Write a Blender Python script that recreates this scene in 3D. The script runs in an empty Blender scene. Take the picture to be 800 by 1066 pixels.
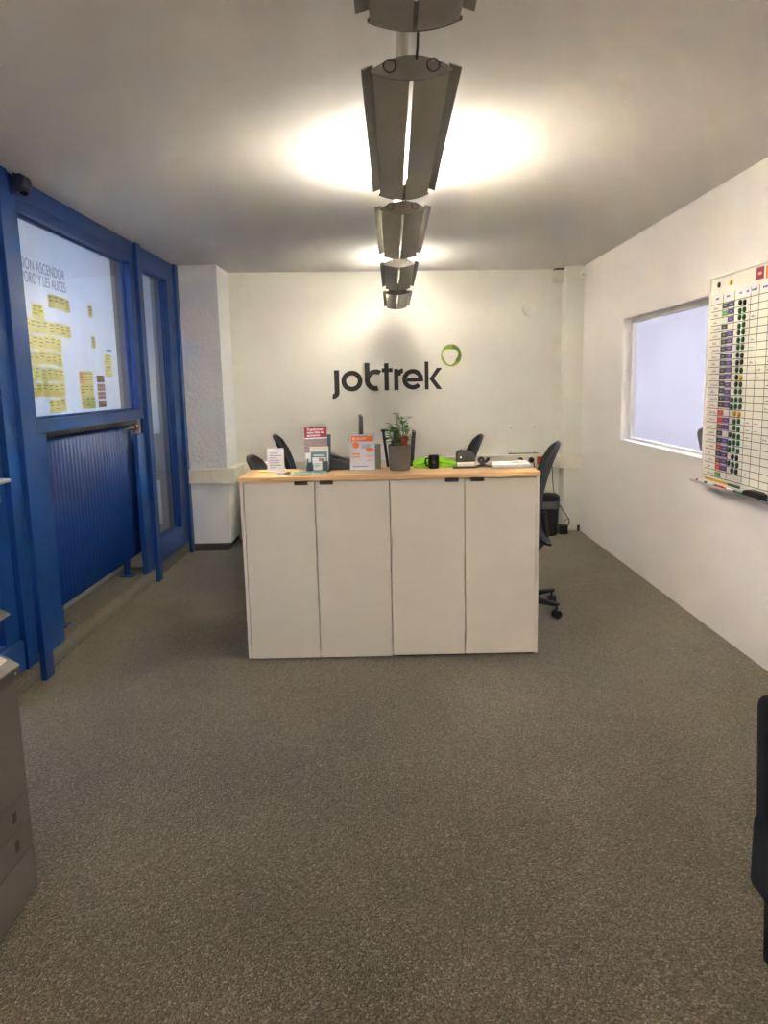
import bpy, math, random
from mathutils import Vector, Matrix
random.seed(11)
S = bpy.context.scene
COL = S.collection
PI = math.pi

# ------------------------------------------------------------------ helpers
class MB:
    """collects shapes, then links them as ONE mesh object"""
    def __init__(s): s.v = []; s.f = []; s.mi = []; s.cur = 0
    def add(s, vs, fs):
        b = len(s.v); s.v += [tuple(p) for p in vs]
        for f in fs: s.f.append([b+i for i in f]); s.mi.append(s.cur)
        return s
    def mat(s, i): s.cur = i; return s
    def box(s, x0, x1, y0, y1, z0, z1):
        v = [(x, y, z) for z in (z0, z1) for y in (y0, y1) for x in (x0, x1)]
        return s.add(v, [(0,2,3,1),(4,5,7,6),(0,1,5,4),(2,6,7,3),(0,4,6,2),(1,3,7,5)])
    def hexa(s, p):   # 4 bottom points ccw, 4 top points ccw
        return s.add(p, [(3,2,1,0),(4,5,6,7),(0,1,5,4),(1,2,6,5),(2,3,7,6),(3,0,4,7)])
    def prism(s, poly, a, b, axis='z'):
        """extrude a 2D polygon between a and b along an axis"""
        n = len(poly)
        def P(u, w, t): return {'z': (u, w, t), 'y': (u, t, w), 'x': (t, u, w)}[axis]
        v = [P(u, w, a) for u, w in poly] + [P(u, w, b) for u, w in poly]
        f = [list(range(n))[::-1], list(range(n, 2*n))] + [(i, (i+1) % n, n+(i+1) % n, n+i) for i in range(n)]
        return s.add(v, f)
    def tube(s, pts, r, n=10, cap=True):
        pts = [Vector(p) for p in pts]; R = r if isinstance(r, (list, tuple)) else [r]*len(pts)
        rings = []; up = None
        for i, p in enumerate(pts):
            d = (pts[min(i+1, len(pts)-1)] - pts[max(i-1, 0)]).normalized()
            if up is None:
                up = Vector((0, 0, 1)) if abs(d.z) < .9 else Vector((1, 0, 0))
            a = d.cross(up)
            if a.length < 1e-4: a = d.cross(Vector((0, 1, 0.1)))
            a.normalize(); b = a.cross(d).normalized(); up = b
            rings.append([p + (a*math.cos(2*PI*k/n) + b*math.sin(2*PI*k/n))*R[i] for k in range(n)])
        v = [q for rg in rings for q in rg]
        f = [(i*n+k, i*n+(k+1) % n, (i+1)*n+(k+1) % n, (i+1)*n+k) for i in range(len(rings)-1) for k in range(n)]
        if cap: f += [list(range(n))[::-1], [(len(rings)-1)*n+k for k in range(n)]]
        return s.add(v, f)
    def lathe(s, prof, c=(0, 0, 0), n=28, axis='z'):
        v = []; m = len(prof)
        for k in range(n):
            a = 2*PI*k/n
            for r, h in prof:
                q = (r*math.cos(a), r*math.sin(a), h)
                if axis == 'x': q = (q[2], q[0], q[1])
                if axis == 'y': q = (q[0], q[2], q[1])
                v.append((c[0]+q[0], c[1]+q[1], c[2]+q[2]))
        f = [(k*m+i, ((k+1) % n)*m+i, ((k+1) % n)*m+i+1, k*m+i+1) for k in range(n) for i in range(m-1)]
        return s.add(v, f)
    def build(s, name, mats, parent=None, bevel=0, smooth=False, seg=2, solid=0, sub=0):
        me = bpy.data.meshes.new(name); me.from_pydata(s.v, [], s.f)
        if not isinstance(mats, (list, tuple)): mats = [mats]
        for m in mats: me.materials.append(m)
        for p, i in zip(me.polygons, s.mi): p.material_index = i
        import bmesh
        bm = bmesh.new(); bm.from_mesh(me); bmesh.ops.recalc_face_normals(bm, faces=bm.faces); bm.to_mesh(me); bm.free()
        if smooth or bevel:
            for p in me.polygons: p.use_smooth = True
            me.set_sharp_from_angle(angle=math.radians(40))
        o = bpy.data.objects.new(name, me); COL.objects.link(o)
        if parent: o.parent = parent
        if solid:
            m = o.modifiers.new('solid', 'SOLIDIFY'); m.thickness = solid; m.offset = 0
        if bevel:
            m = o.modifiers.new('bevel', 'BEVEL'); m.width = bevel; m.segments = seg; m.limit_method = 'ANGLE'; m.angle_limit = math.radians(35); m.harden_normals = True
        if sub:
            m = o.modifiers.new('sub', 'SUBSURF'); m.levels = sub; m.render_levels = sub
        return o

def tag(o, label, cat, group=None, kind=None):
    if label: o['label'] = label
    if cat: o['category'] = cat
    if group: o['group'] = group
    if kind: o['kind'] = kind
    return o
def thing(name, label, cat, loc=(0, 0, 0), rz=0, group=None):
    o = bpy.data.objects.new(name, None); COL.objects.link(o)
    o.location = loc; o.rotation_euler = (0, 0, rz); o.empty_display_size = .05
    return tag(o, label, cat, group)
def struct(o, label=None):
    o['kind'] = 'structure'
    if label: o['label'] = label
    return o
def dup(root, label, loc=None, rz=None):
    r = root.copy(); COL.objects.link(r); r['label'] = label
    if loc is not None: r.location = loc
    if rz is not None: r.rotation_euler = (0, 0, rz)
    for ch in root.children:
        c = ch.copy(); COL.objects.link(c); c.parent = r
        for g in ch.children:
            d = g.copy(); COL.objects.link(d); d.parent = c
    return r
def text_mesh(name, body, size, mat, depth=.0004, align='LEFT', spacing=1.0, bold=0):
    cu = bpy.data.curves.new(name, 'FONT'); cu.body = body; cu.size = size; cu.extrude = depth; cu.align_x = align
    cu.space_line = spacing; cu.offset = bold
    o = bpy.data.objects.new(name, cu); COL.objects.link(o)
    me = bpy.data.meshes.new_from_object(o.evaluated_get(bpy.context.evaluated_depsgraph_get()))
    bpy.data.objects.remove(o); bpy.data.curves.remove(cu)
    me.materials.clear(); me.materials.append(mat)
    o = bpy.data.objects.new(name, me); COL.objects.link(o)
    return o

# ------------------------------------------------------------------ materials
def lin(c):
    return tuple((x/12.92 if x <= .04045 else ((x+.055)/1.055)**2.4) for x in [v/255 for v in c]) + (1,)
def mat(name, rgb, rough=.5, metal=0, spec=.5, bump=None, var=None, coat=0, emit=None):
    m = bpy.data.materials.new(name); m.use_nodes = True; nt = m.node_tree; b = nt.nodes['Principled BSDF']
    c = lin(rgb)
    b.inputs['Base Color'].default_value = c; b.inputs['Roughness'].default_value = rough
    b.inputs['Metallic'].default_value = metal; b.inputs['Specular IOR Level'].default_value = spec
    b.inputs['Coat Weight'].default_value = coat
    tc = nt.nodes.new('ShaderNodeTexCoord')
    if var:   # (scale, amount) soft mottling
        n = nt.nodes.new('ShaderNodeTexNoise'); n.inputs['Scale'].default_value = var[0]; n.inputs['Detail'].default_value = 4
        mx = nt.nodes.new('ShaderNodeMix'); mx.data_type = 'RGBA'
        mx.inputs['A'].default_value = tuple(x*(1-var[1]) for x in c[:3])+(1,); mx.inputs['B'].default_value = tuple(min(1, x*(1+var[1])) for x in c[:3])+(1,)
        nt.links.new(tc.outputs['Object'], n.inputs['Vector']); nt.links.new(n.outputs['Fac'], mx.inputs['Factor'])
        nt.links.new(mx.outputs['Result'], b.inputs['Base Color'])
    if bump:  # (scale, strength, distance, detail)
        n = nt.nodes.new('ShaderNodeTexNoise'); n.inputs['Scale'].default_value = bump[0]; n.inputs['Detail'].default_value = bump[3]
        bp = nt.nodes.new('ShaderNodeBump'); bp.inputs['Strength'].default_value = bump[1]; bp.inputs['Distance'].default_value = bump[2]
        nt.links.new(tc.outputs['Object'], n.inputs['Vector']); nt.links.new(n.outputs['Fac'], bp.inputs['Height']); nt.links.new(bp.outputs['Normal'], b.inputs['Normal'])
    if emit:
        b.inputs['Emission Color'].default_value = tuple(emit[0])+(1,); b.inputs['Emission Strength'].default_value = emit[1]
    return m

M = {}
M['ceil'] = mat('ceiling_paint', (214, 210, 206), .9, spec=.1, bump=(9, .06, .02, 3))
M['wall_smooth'] = mat('right_wall_paint', (243, 238, 235), .85, spec=.2, bump=(28, .22, .006, 5))
M['wall_back'] = mat('back_wall_plaster', (234, 233, 224), .85, spec=.2, bump=(26, .22, .008, 5))
M['wall_rough'] = mat('pier_plaster', (239, 239, 241), .85, spec=.2, bump=(32, .75, .016, 4))
M['white_plastic'] = mat('white_duct_plastic', (234, 228, 213), .45)
M['white_paint'] = mat('white_frame_paint', (240, 237, 230), .5)
M['blue'] = mat('blue_paint', (9, 62, 132), .36, var=(3, .06))
M['blue_dark'] = mat('radiator_blue', (8, 56, 128), .34)
M['navy'] = mat('navy_plastic', (18, 24, 44), .35)
M['cabinet'] = mat('greige_laminate', (222, 216, 203), .55, bump=(300, .04, .001, 2))
M['cab_edge'] = mat('greige_edge', (226, 220, 208), .5)
M['black'] = mat('black_plastic', (20, 20, 21), .42)
M['black_matte'] = mat('black_matte', (12, 12, 13), .8)
M['black_mesh'] = mat('chair_mesh_fabric', (33, 33, 35), .85, bump=(500, .3, .001, 2))
M['dark_base'] = mat('dark_skirting', (74, 70, 64), .7)
M['chrome'] = mat('chrome', (205, 203, 200), .18, metal=1)
M['alu'] = mat('brushed_aluminium', (196, 194, 190), .35, metal=.8)
M['lamp'] = mat('lamp_grey_metal', (134, 130, 122), .45, metal=.35)
M['lamp_end'] = mat('lamp_end_grey', (92, 88, 82), .5, metal=.3)
M['brass'] = mat('brass', (176, 138, 70), .3, metal=1)
M['copier'] = mat('copier_grey', (98, 94, 87), .5)
M['copier_dark'] = mat('copier_dark_grey', (58, 57, 56), .45)
M['navy_fabric'] = mat('navy_fabric', (10, 18, 30), .9, bump=(300, .3, .001, 2))
M['paper'] = mat('white_paper', (236, 236, 234), .7)
M['lilac_paper'] = mat('pale_lilac_paper', (224, 222, 232), .7)
M['note'] = mat('yellow_note_paper', (238, 218, 112), .7)
M['note_pink'] = mat('peach_note_paper', (242, 190, 140), .7)
M['note_green'] = mat('lime_note_paper', (214, 230, 110), .7)
M['ink'] = mat('dark_ink', (46, 46, 52), .7)
M['ink_light'] = mat('grey_ink', (128, 132, 146), .7)
M['faint_ink'] = mat('faint_blue_ink', (128, 140, 172), .7)
M['note_ink'] = mat('faded_note_ink', (150, 138, 92), .7)
M['crimson'] = mat('crimson_print', (158, 28, 66), .5)
M['orange'] = mat('orange_print', (240, 112, 22), .5)
M['teal'] = mat('teal_acrylic', (58, 84, 92), .25)
M['teal_print'] = mat('teal_print', (96, 140, 150), .4)
M['green_print'] = mat('green_print', (160, 186, 150), .4)
M['photo'] = mat('greyish_print', (150, 128, 132), .5, var=(60, .5))
M['pot'] = mat('grey_stoneware', (112, 108, 102), .75, bump=(80, .15, .003, 3))
M['soil'] = mat('soil', (52, 38, 28), .95, bump=(120, .8, .01, 3))
M['terra'] = mat('terracotta', (140, 66, 42), .8)
M['leaf'] = mat('green_leaf', (88, 158, 62), .4, var=(25, .35))
M['leaf_dark'] = mat('dark_green_leaf', (52, 106, 42), .4, var=(25, .3))
M['stem'] = mat('plant_stem', (92, 104, 52), .6)
M['lime'] = mat('lime_cloth', (150, 224, 40), .7, bump=(60, .4, .006, 3))
M['red'] = mat('red_plastic', (222, 62, 30), .4)
M['board'] = mat('whiteboard_enamel', (226, 222, 210), .28)
M['grid'] = mat('grid_line', (62, 58, 58), .6)
M['mag_green'] = mat('green_magnet', (26, 96, 62), .4)
M['mag_dark'] = mat('black_green_magnet', (18, 42, 34), .4)
M['mag_yellow'] = mat('yellow_magnet', (222, 176, 30), .4)
M['lab_dark'] = mat('dark_green_label', (36, 52, 42), .5)
M['lab_purple'] = mat('purple_label', (84, 62, 134), .5)
M['lab_red'] = mat('red_label', (206, 56, 46), .5)
M['lab_brown'] = mat('brown_red_label', (130, 60, 58), .5)
M['lab_lime'] = mat('leaf_green_label', (96, 164, 62), .5)
M['lab_pale'] = mat('pale_label', (214, 224, 208), .5)
M['lab_text'] = mat('pale_lettering', (160, 158, 172), .6)
M['yellow_bar'] = mat('yellow_bar', (228, 184, 32), .4)
M['green_bar'] = mat('green_bar', (24, 104, 64), .4)
M['logo_black'] = mat('logo_black', (26, 22, 20), .5)
M['logo_green'] = mat('logo_green', (146, 176, 36), .5)
M['logo_olive'] = mat('logo_olive', (106, 138, 22), .5)
M['red_pen'] = mat('red_pen', (200, 48, 60), .4)
M['green_pen'] = mat('green_pen', (30, 140, 96), .4)
M['bag_grey'] = mat('bin_liner', (104, 104, 104), .45)
M['steel_grey'] = mat('monitor_grey', (66, 66, 67), .45)
M['silver'] = mat('silver_plastic', (150, 148, 144), .4)
M['desk_white'] = mat('desk_white', (214, 211, 204), .5)
M['screen'] = mat('dark_screen', (14, 15, 18), .15)
M['lcd'] = mat('control_lcd', (214, 196, 186), .25, emit=((.9, .78, .72), .12))
M['corridor'] = mat('corridor_paint', (208, 204, 196), .9, spec=.1)
M['corridor_floor'] = mat('corridor_floor', (120, 116, 110), .7)
M['room_white'] = mat('neighbour_room_paint', (232, 231, 236), .9, spec=.1, bump=(20, .1, .004, 4))

def tube_mat(name, col, st):
    m = bpy.data.materials.new(name); m.use_nodes = True; nt = m.node_tree; nt.nodes.clear()
    e = nt.nodes.new('ShaderNodeEmission'); e.inputs[0].default_value = tuple(col)+(1,); e.inputs[1].default_value = st
    o = nt.nodes.new('ShaderNodeOutputMaterial'); nt.links.new(e.outputs[0], o.inputs[0]); return m
M['tube_on'] = tube_mat('lit_tube', (1, .91, .73), 9); M['tube_dim'] = tube_mat('lit_tube_far', (1, .91, .73), 7)
M['tube_off'] = mat('unlit_tube', (214, 210, 204), .3)
M['warm_fill'] = tube_mat('warm_fill_emitter', (1, .965, .89), 66)  # emission of the fill panels added behind the camera
M['cool_lamp'] = tube_mat('cool_lamp_diffuser', (.50, .64, .96), 12)
M['cool_lamp_dim'] = tube_mat('cool_lamp_diffuser_dim', (.30, .52, 1), 5.5)
M['cool_lamp_room'] = tube_mat('cool_lamp_diffuser_room', (.86, .86, 1), 19)

def wood():
    m = bpy.data.materials.new('oak_veneer'); m.use_nodes = True; nt = m.node_tree; b = nt.nodes['Principled BSDF']
    tc = nt.nodes.new('ShaderNodeTexCoord'); mp = nt.nodes.new('ShaderNodeMapping'); mp.inputs['Scale'].default_value = (1.2, 26, 26)
    n = nt.nodes.new('ShaderNodeTexNoise'); n.inputs['Scale'].default_value = 2.2; n.inputs['Detail'].default_value = 7; n.inputs['Distortion'].default_value = .4
    r = nt.nodes.new('ShaderNodeValToRGB'); r.color_ramp.elements[0].position = .3; r.color_ramp.elements[1].position = .72
    r.color_ramp.elements[0].color = lin((206, 158, 106)); r.color_ramp.elements[1].color = lin((240, 202, 150))
    nt.links.new(tc.outputs['Object'], mp.inputs[0]); nt.links.new(mp.outputs[0], n.inputs['Vector']); nt.links.new(n.outputs['Fac'], r.inputs[0])
    nt.links.new(r.outputs[0], b.inputs['Base Color']); b.inputs['Roughness'].default_value = .5
    return m
M['oak'] = wood()
def carpet():
    m = bpy.data.materials.new('loop_carpet'); m.use_nodes = True; nt = m.node_tree; b = nt.nodes['Principled BSDF']
    tc = nt.nodes.new('ShaderNodeTexCoord')
    nz = nt.nodes.new('ShaderNodeTexNoise'); nz.inputs['Scale'].default_value = 60; nz.inputs['Detail'].default_value = 2
    va = nt.nodes.new('ShaderNodeVectorMath'); va.operation = 'MULTIPLY_ADD'; va.inputs[1].default_value = (.012, .012, .012)
    nt.links.new(tc.outputs['Object'], va.inputs[2]); nt.links.new(nz.outputs['Color'], va.inputs[0])
    v = nt.nodes.new('ShaderNodeTexVoronoi'); v.inputs['Scale'].default_value = 175; nt.links.new(va.outputs[0], v.inputs['Vector'])
    sx = nt.nodes.new('ShaderNodeSeparateColor'); nt.links.new(v.outputs['Color'], sx.inputs[0])
    r = nt.nodes.new('ShaderNodeValToRGB'); cr = r.color_ramp; cr.interpolation = 'LINEAR'
    cr.elements[0].position = 0; cr.elements[0].color = lin((104, 97, 82))
    cr.elements[1].position = 1; cr.elements[1].color = lin((192, 181, 158))
    for p, c in ((.3, (124, 116, 99)), (.65, (141, 131, 112)), (.9, (163, 152, 131))):
        e = cr.elements.new(p); e.color = lin(c)
    nt.links.new(sx.outputs[0], r.inputs[0])
    n = nt.nodes.new('ShaderNodeTexNoise'); n.inputs['Scale'].default_value = 1.6; n.inputs['Detail'].default_value = 3; nt.links.new(tc.outputs['Object'], n.inputs['Vector'])
    mr = nt.nodes.new('ShaderNodeMapRange'); mr.inputs[1].default_value = .3; mr.inputs[2].default_value = .7; mr.inputs[3].default_value = .57; mr.inputs[4].default_value = .74
    nt.links.new(n.outputs['Fac'], mr.inputs[0])
    mx = nt.nodes.new('ShaderNodeVectorMath'); mx.operation = 'SCALE'; nt.links.new(r.outputs[0], mx.inputs[0]); nt.links.new(mr.outputs[0], mx.inputs['Scale'])
    nt.links.new(mx.outputs[0], b.inputs['Base Color']); b.inputs['Roughness'].default_value = .95; b.inputs['Specular IOR Level'].default_value = .1; b.inputs['Sheen Weight'].default_value = .5; b.inputs['Sheen Roughness'].default_value = .35; b.inputs['Sheen Tint'].default_value = (.9, .85, .74, 1)
    bp = nt.nodes.new('ShaderNodeBump'); bp.inputs['Strength'].default_value = .7; bp.inputs['Distance'].default_value = .006; bp.invert = True
    nt.links.new(v.outputs['Distance'], bp.inputs['Height']); nt.links.new(bp.outputs['Normal'], b.inputs['Normal'])
    return m
M['carpet'] = carpet()
def glass(name, tint=(.95, .97, 1), refl=1.0):
    m = bpy.data.materials.new(name); m.use_nodes = True; nt = m.node_tree; nt.nodes.clear()
    t = nt.nodes.new('ShaderNodeBsdfTransparent'); t.inputs[0].default_value = tuple(tint)+(1,)
    g = nt.nodes.new('ShaderNodeBsdfGlossy'); g.inputs['Roughness'].default_value = .01
    ge = nt.nodes.new('ShaderNodeNewGeometry'); dt = nt.nodes.new('ShaderNodeVectorMath'); dt.operation = 'DOT_PRODUCT'
    nt.links.new(ge.outputs['Incoming'], dt.inputs[0]); nt.links.new(ge.outputs['True Normal'], dt.inputs[1])
    ab = nt.nodes.new('ShaderNodeMath'); ab.operation = 'ABSOLUTE'; nt.links.new(dt.outputs['Value'], ab.inputs[0])
    om = nt.nodes.new('ShaderNodeMath'); om.operation = 'SUBTRACT'; om.inputs[0].default_value = 1; nt.links.new(ab.outputs[0], om.inputs[1])
    pw = nt.nodes.new('ShaderNodeMath'); pw.operation = 'POWER'; pw.inputs[1].default_value = 5; nt.links.new(om.outputs[0], pw.inputs[0])
    fr = nt.nodes.new('ShaderNodeMath'); fr.operation = 'MULTIPLY_ADD'; fr.inputs[1].default_value = .96*refl; fr.inputs[2].default_value = .04*refl; nt.links.new(pw.outputs[0], fr.inputs[0])
    mx = nt.nodes.new('ShaderNodeMixShader'); o = nt.nodes.new('ShaderNodeOutputMaterial')
    nt.links.new(fr.outputs[0], mx.inputs[0]); nt.links.new(t.outputs[0], mx.inputs[1]); nt.links.new(g.outputs[0], mx.inputs[2]); nt.links.new(mx.outputs[0], o.inputs[0])
    return m
M['glass'] = glass('window_glass'); M['acrylic'] = glass('clear_acrylic', (.96, .97, .98), .25)
def sheet(name='thin_white_sheet', dc=(.82, .84, .88, 1), tl=(.86, .9, .96, 1), k=.42):
    m = bpy.data.materials.new(name); m.use_nodes = True; nt = m.node_tree; nt.nodes.clear()
    d = nt.nodes.new('ShaderNodeBsdfDiffuse'); d.inputs[0].default_value = dc
    t = nt.nodes.new('ShaderNodeBsdfTranslucent'); t.inputs[0].default_value = tl
    mx = nt.nodes.new('ShaderNodeMixShader'); mx.inputs[0].default_value = k; o = nt.nodes.new('ShaderNodeOutputMaterial')
    nt.links.new(d.outputs[0], mx.inputs[1]); nt.links.new(t.outputs[0], mx.inputs[2]); nt.links.new(mx.outputs[0], o.inputs[0])
    return m
M['sheet'] = sheet(); M['note'] = sheet('yellow_note_paper', lin((252, 240, 160)), lin((255, 248, 186)), .45); M['note_pink'] = sheet('peach_note_paper', lin((250, 196, 150)), lin((255, 200, 150)), .45); M['note_green'] = sheet('lime_note_paper', lin((222, 236, 120)), lin((230, 240, 130)), .45); M['reflector'] = sheet('opal_reflector', (.93, .93, .92, 1), (.93, .93, .92, 1), .28)

# ------------------------------------------------------------------ room shell
CZ = 2.575; XR = 1.935; XL = -1.84; YB = -2.6
BA = math.atan2(.28, 3.3)          # the back wall runs slightly off square
BX, BY = -1.47, 7.60               # its left end
def bw(u, z, d=0):                 # point on the back wall: u along it, d in front of it
    return (BX + u*math.cos(BA) + d*math.sin(BA), BY + u*math.sin(BA) - d*math.cos(BA), z)
struct(MB().box(-3.6, 2.0, YB, 8.1, -.1, 0).build('floor', M['carpet']))
struct(MB().box(-3.6, 2.2, YB, 8.1, CZ, CZ+.12).build('ceiling', M['ceil']))
b = MB().hexa([bw(-.02, 0), bw(3.42, 0), bw(3.42, 0, -.15), bw(-.02, 0, -.15), bw(-.02, CZ), bw(3.42, CZ), bw(3.42, CZ, -.15), bw(-.02, CZ, -.15)])
struct(b.build('wall_back', M['wall_back']))
struct(MB().box(-3.6, 2.2, YB-.12, YB, 0, CZ).build('wall_front', M['wall_smooth']))
# right wall with the window opening
WY0, WY1, WZ0, WZ1 = 4.70, 6.40, 1.005, 1.972
r = MB()
r.box(XR, XR+.13, YB, WY0, 0, CZ).box(XR, XR+.13, WY1, 8.05, 0, CZ).box(XR, XR+.13, WY0, WY1, 0, WZ0).box(XR, XR+.13, WY0, WY1, WZ1, CZ)
struct(r.build('wall_right', M['wall_smooth']))
w = thing('window_1', 'white framed interior window in the right wall beside the whiteboard', None, (XR, 5.55, 1.0)); w['kind'] = 'structure'
f = MB(); a0, a1, c0, c1 = WY0-5.55, WY1-5.55, WZ0-1.0, WZ1-1.0
for bx in ((.065, .105, a0, a1, c0, c0+.022), (.065, .105, a0, a1, c1-.03, c1), (.065, .105, a0, a0+.03, c0, c1), (.065, .105, a1-.03, a1, c0, c1)): f.box(*bx)
f.build('window_frame', M['white_paint'], w, bevel=.003)
MB().box(-.010, .0645, a0-.01, a1+.008, c0, c0+.004).build('window_sill', M['white_paint'], w)
MB().box(.083, .089, a0+.03, a1-.03, c0+.022, c1-.03).build('window_pane', M['glass'], w)
# the room seen through it
n = MB(); n.box(XR+2.2, XR+2.3, 3.6, 8.4, 0, CZ); n.box(XR+.13, XR+2.3, 8.3, 8.4, 0, CZ); n.box(XR+.13, XR+2.3, 3.5, 3.6, 0, CZ); n.box(XR+.13, XR+.14, 8.05, 8.3, 0, CZ)
struct(n.build('wall_neighbour', M['room_white']))
struct(MB().box(2.0, XR+2.3, 3.5, 8.4, -.1, 0).build('floor_neighbour', M['carpet']))
struct(MB().box(XR+.13, XR+2.3, 3.5, 8.4, CZ, CZ+.1).build('ceiling_neighbour', M['room_white']))
t = thing('unseen_ceiling_lamp', 'cool white ceiling panel in the room behind the right window', 'ceiling light', (3.2, 6.1, CZ))
MB().box(-.32, .32, -.95, .95, -.03, 0).build('lamp_housing', M['white_plastic'], t)
MB().box(-.3, .3, -.92, .92, -.036, -.031).build('diffuser', M['cool_lamp_room'], t)
# pilaster at the right end of the back wall
struct(MB().box(1.765, XR, 7.68, 7.99, 0, CZ).build('wall_pilaster', M['wall_back']))
# pier at the left end with its recessed dark skirting
struct(MB().hexa([(-1.84, 7.09, .07), (-1.47, 7.09, .07), (-1.47, 7.72, .07), (-1.84, 7.72, .07), (-1.84, 7.09, CZ), (-1.47, 7.09, CZ), (-1.47, 7.72, CZ), (-1.84, 7.72, CZ)]).build('wall_pier', M['wall_rough']))
struct(MB().box(-1.835, -1.50, 7.085, 7.7, 0, .07).build('baseboard_pier', M['dark_base']))

# carpeted plinth the blue partition stands on
st = MB(); prof = [(-3.6, 0), (-1.865, 0), (-1.848, .05), (-1.85, .095), (-1.86, .107), (-1.875, .11), (-3.6, .11)]
st.prism(prof, 0.5, 7.09, 'y')
struct(st.build('floor_plinth', M['carpet'], smooth=True))
# parapet behind the radiator
struct(MB().box(-2.16, -2.10, 3.99, 6.03, .11, 1.33).build('wall_parapet', M['corridor']))
struct(MB().box(-2.10, -1.912, 3.99, 6.03, 1.305, 1.33).build('wall_recess_top', M['corridor']))
for y in (3.99, 6.0): struct(MB().box(-2.10, -1.912, y, y+.03, .11, 1.305).build('wall_recess_side', M['corridor']))
# corridor behind the partition
c = MB(); c.box(-3.6, -3.5, .5, 8.0, .11, CZ); c.box(-3.5, XL-.08, .5, .6, .11, CZ)
struct(c.build('wall_corridor', M['corridor']))
struct(MB().box(-3.5, XL, 7.3, 7.4, .11, CZ).build('wall_corridor_end', mat('corridor_grey_paint', (150, 142, 134), .9)))
struct(MB().box(-1.9, -1.84, YB, 2.4, 0, CZ).build('wall_left', M['wall_smooth']))
for k, y in enumerate((3.1, 5.1, 6.55)):
    t = thing('corridor_lamp', ('cool white panel lamp on the corridor ceiling behind the glazed door', 'cool white panel lamp on the corridor ceiling behind the sheet of sticky notes',
              'cool white panel lamp on the corridor ceiling behind the narrow blue window')[k], 'ceiling light', (-2.75, y, CZ), 0, 'corridor ceiling lamps')
    MB().box(-.32, .32, -.62, .62, -.03, 0).build('lamp_housing', M['white_plastic'], t)
    MB().box(-.3, .3, -.6, .6, -.036, -.031).build('diffuser', M['cool_lamp'] if k < 2 else M['cool_lamp_dim'], t)

struct(MB().box(-3.5, -1.915, 6.032, 6.038, .11, CZ).build('wall_divider', mat('corridor_brown_paint', (128, 116, 100), .9)))
# ---- blue partition: two windows, a door and the cover strips
def strip(name, y0, y1, label):
    m = MB(); m.box(-1.843, -1.812, y0, y1, 0.0, CZ-.002)
    return struct(m.build(name, M['blue'], bevel=.004), label)
strip('trim_1', 3.868, 3.968, 'blue steel cover strip between the door and the sticky-note window')
strip('trim_2', 5.935, 6.035, 'blue steel cover strip between the wide and the narrow window')
strip('trim_3', 7.0, 7.085, 'blue steel cover strip beside the plaster pier')
def frame_rect(m, y0, y1, z0, z1, oy0, oy1, oz0, oz1, x0=-1.91, x1=-1.84):
    m.box(x0, x1, y0, oy0, z0, z1).box(x0, x1, oy1, y1, z0, z1).box(x0, x1, oy0, oy1, z0, oz0).box(x0, x1, oy0, oy1, oz1, z1)
def beads(m, oy0, oy1, oz0, oz1):          # narrow glazing beads around the pane
    for bx in ((oy0, oy0+.014, oz0, oz1), (oy1-.014, oy1, oz0, oz1), (oy0, oy1, oz0, oz0+.014), (oy0, oy1, oz1-.014, oz1)): m.box(-1.906, -1.888, *bx)
# wide window over the radiator
w = thing('window_2', 'wide blue framed window with sticky notes above the blue radiator', None); w['kind'] = 'structure'
m = MB(); frame_rect(m, 3.985, 5.915, 1.285, CZ-.001, 4.10, 5.83, 1.355, 2.415); beads(m, 4.10, 5.83, 1.355, 2.415)
m.box(-1.832, -1.8385, 4.0, 5.9, 2.47, 2.478).box(-1.85, -1.845, 3.94, 3.99, .11, CZ-.01).box(-1.85, -1.845, 5.9, 5.94, .11, CZ-.01)
m.build('window_frame', M['blue'], w, bevel=.003)
m = MB(); m.box(-1.91, -1.84, 3.985, 4.195, .112, 1.284); m.build('stile', M['blue'], w, bevel=.004)
m = MB(); m.box(-1.875, -1.84, 5.735, 5.88, .112, 1.175); m.build('stile', M['blue'], w, bevel=.004)
MB().box(-1.901, -1.896, 4.112, 5.818, 1.367, 2.403).build('window_pane', M['glass'], w)
# narrow window
w = thing('window_3', 'tall narrow blue framed window between the radiator and the plaster pier', None); w['kind'] = 'structure'
m = MB(); frame_rect(m, 6.04, 6.995, .112, CZ-.001, 6.135, 6.80, .285, 2.42); beads(m, 6.135, 6.80, .285, 2.42)
m.build('window_frame', M['blue'], w, bevel=.003)
MB().box(-1.901, -1.896, 6.147, 6.788, .297, 2.408).build('window_pane', M['glass'], w)
# glazed door at the left edge
w = thing('door_1', 'blue glazed door at the near end of the partition', None); w['kind'] = 'structure'
m = MB(); m.box(-1.91, -1.84, 3.745, 3.862, .112, CZ-.001); m.box(-1.91, -1.84, 2.4, 2.52, .112, CZ-.001); m.box(-1.91, -1.84, 2.52, 3.745, 2.43, CZ-.001); m.build('door_frame', M['blue'], w, bevel=.003)
m = MB(); frame_rect(m, 2.525, 3.74, .116, 2.425, 2.65, 3.60, .29, 2.3, -1.915, -1.868); m.build('door_leaf', M['blue'], w, bevel=.003)
m = MB(); m.box(-1.867, -1.848, 2.53, 3.735, .116, .272); m.build('kick_plate', M['blue'], w, bevel=.004)
MB().box(-1.895, -1.889, 2.65, 3.60, .29, 2.3).build('door_pane', M['glass'], w)
m = MB(); m.box(-1.868, -1.86, 3.63, 3.675, .98, 1.17); m.tube([(-1.86, 3.652, 1.09), (-1.80, 3.652, 1.09), (-1.80, 3.60, 1.09), (-1.80, 3.53, 1.088)], .010, 10)
m.build('door_handle', M['alu'], w, bevel=.001)

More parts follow.
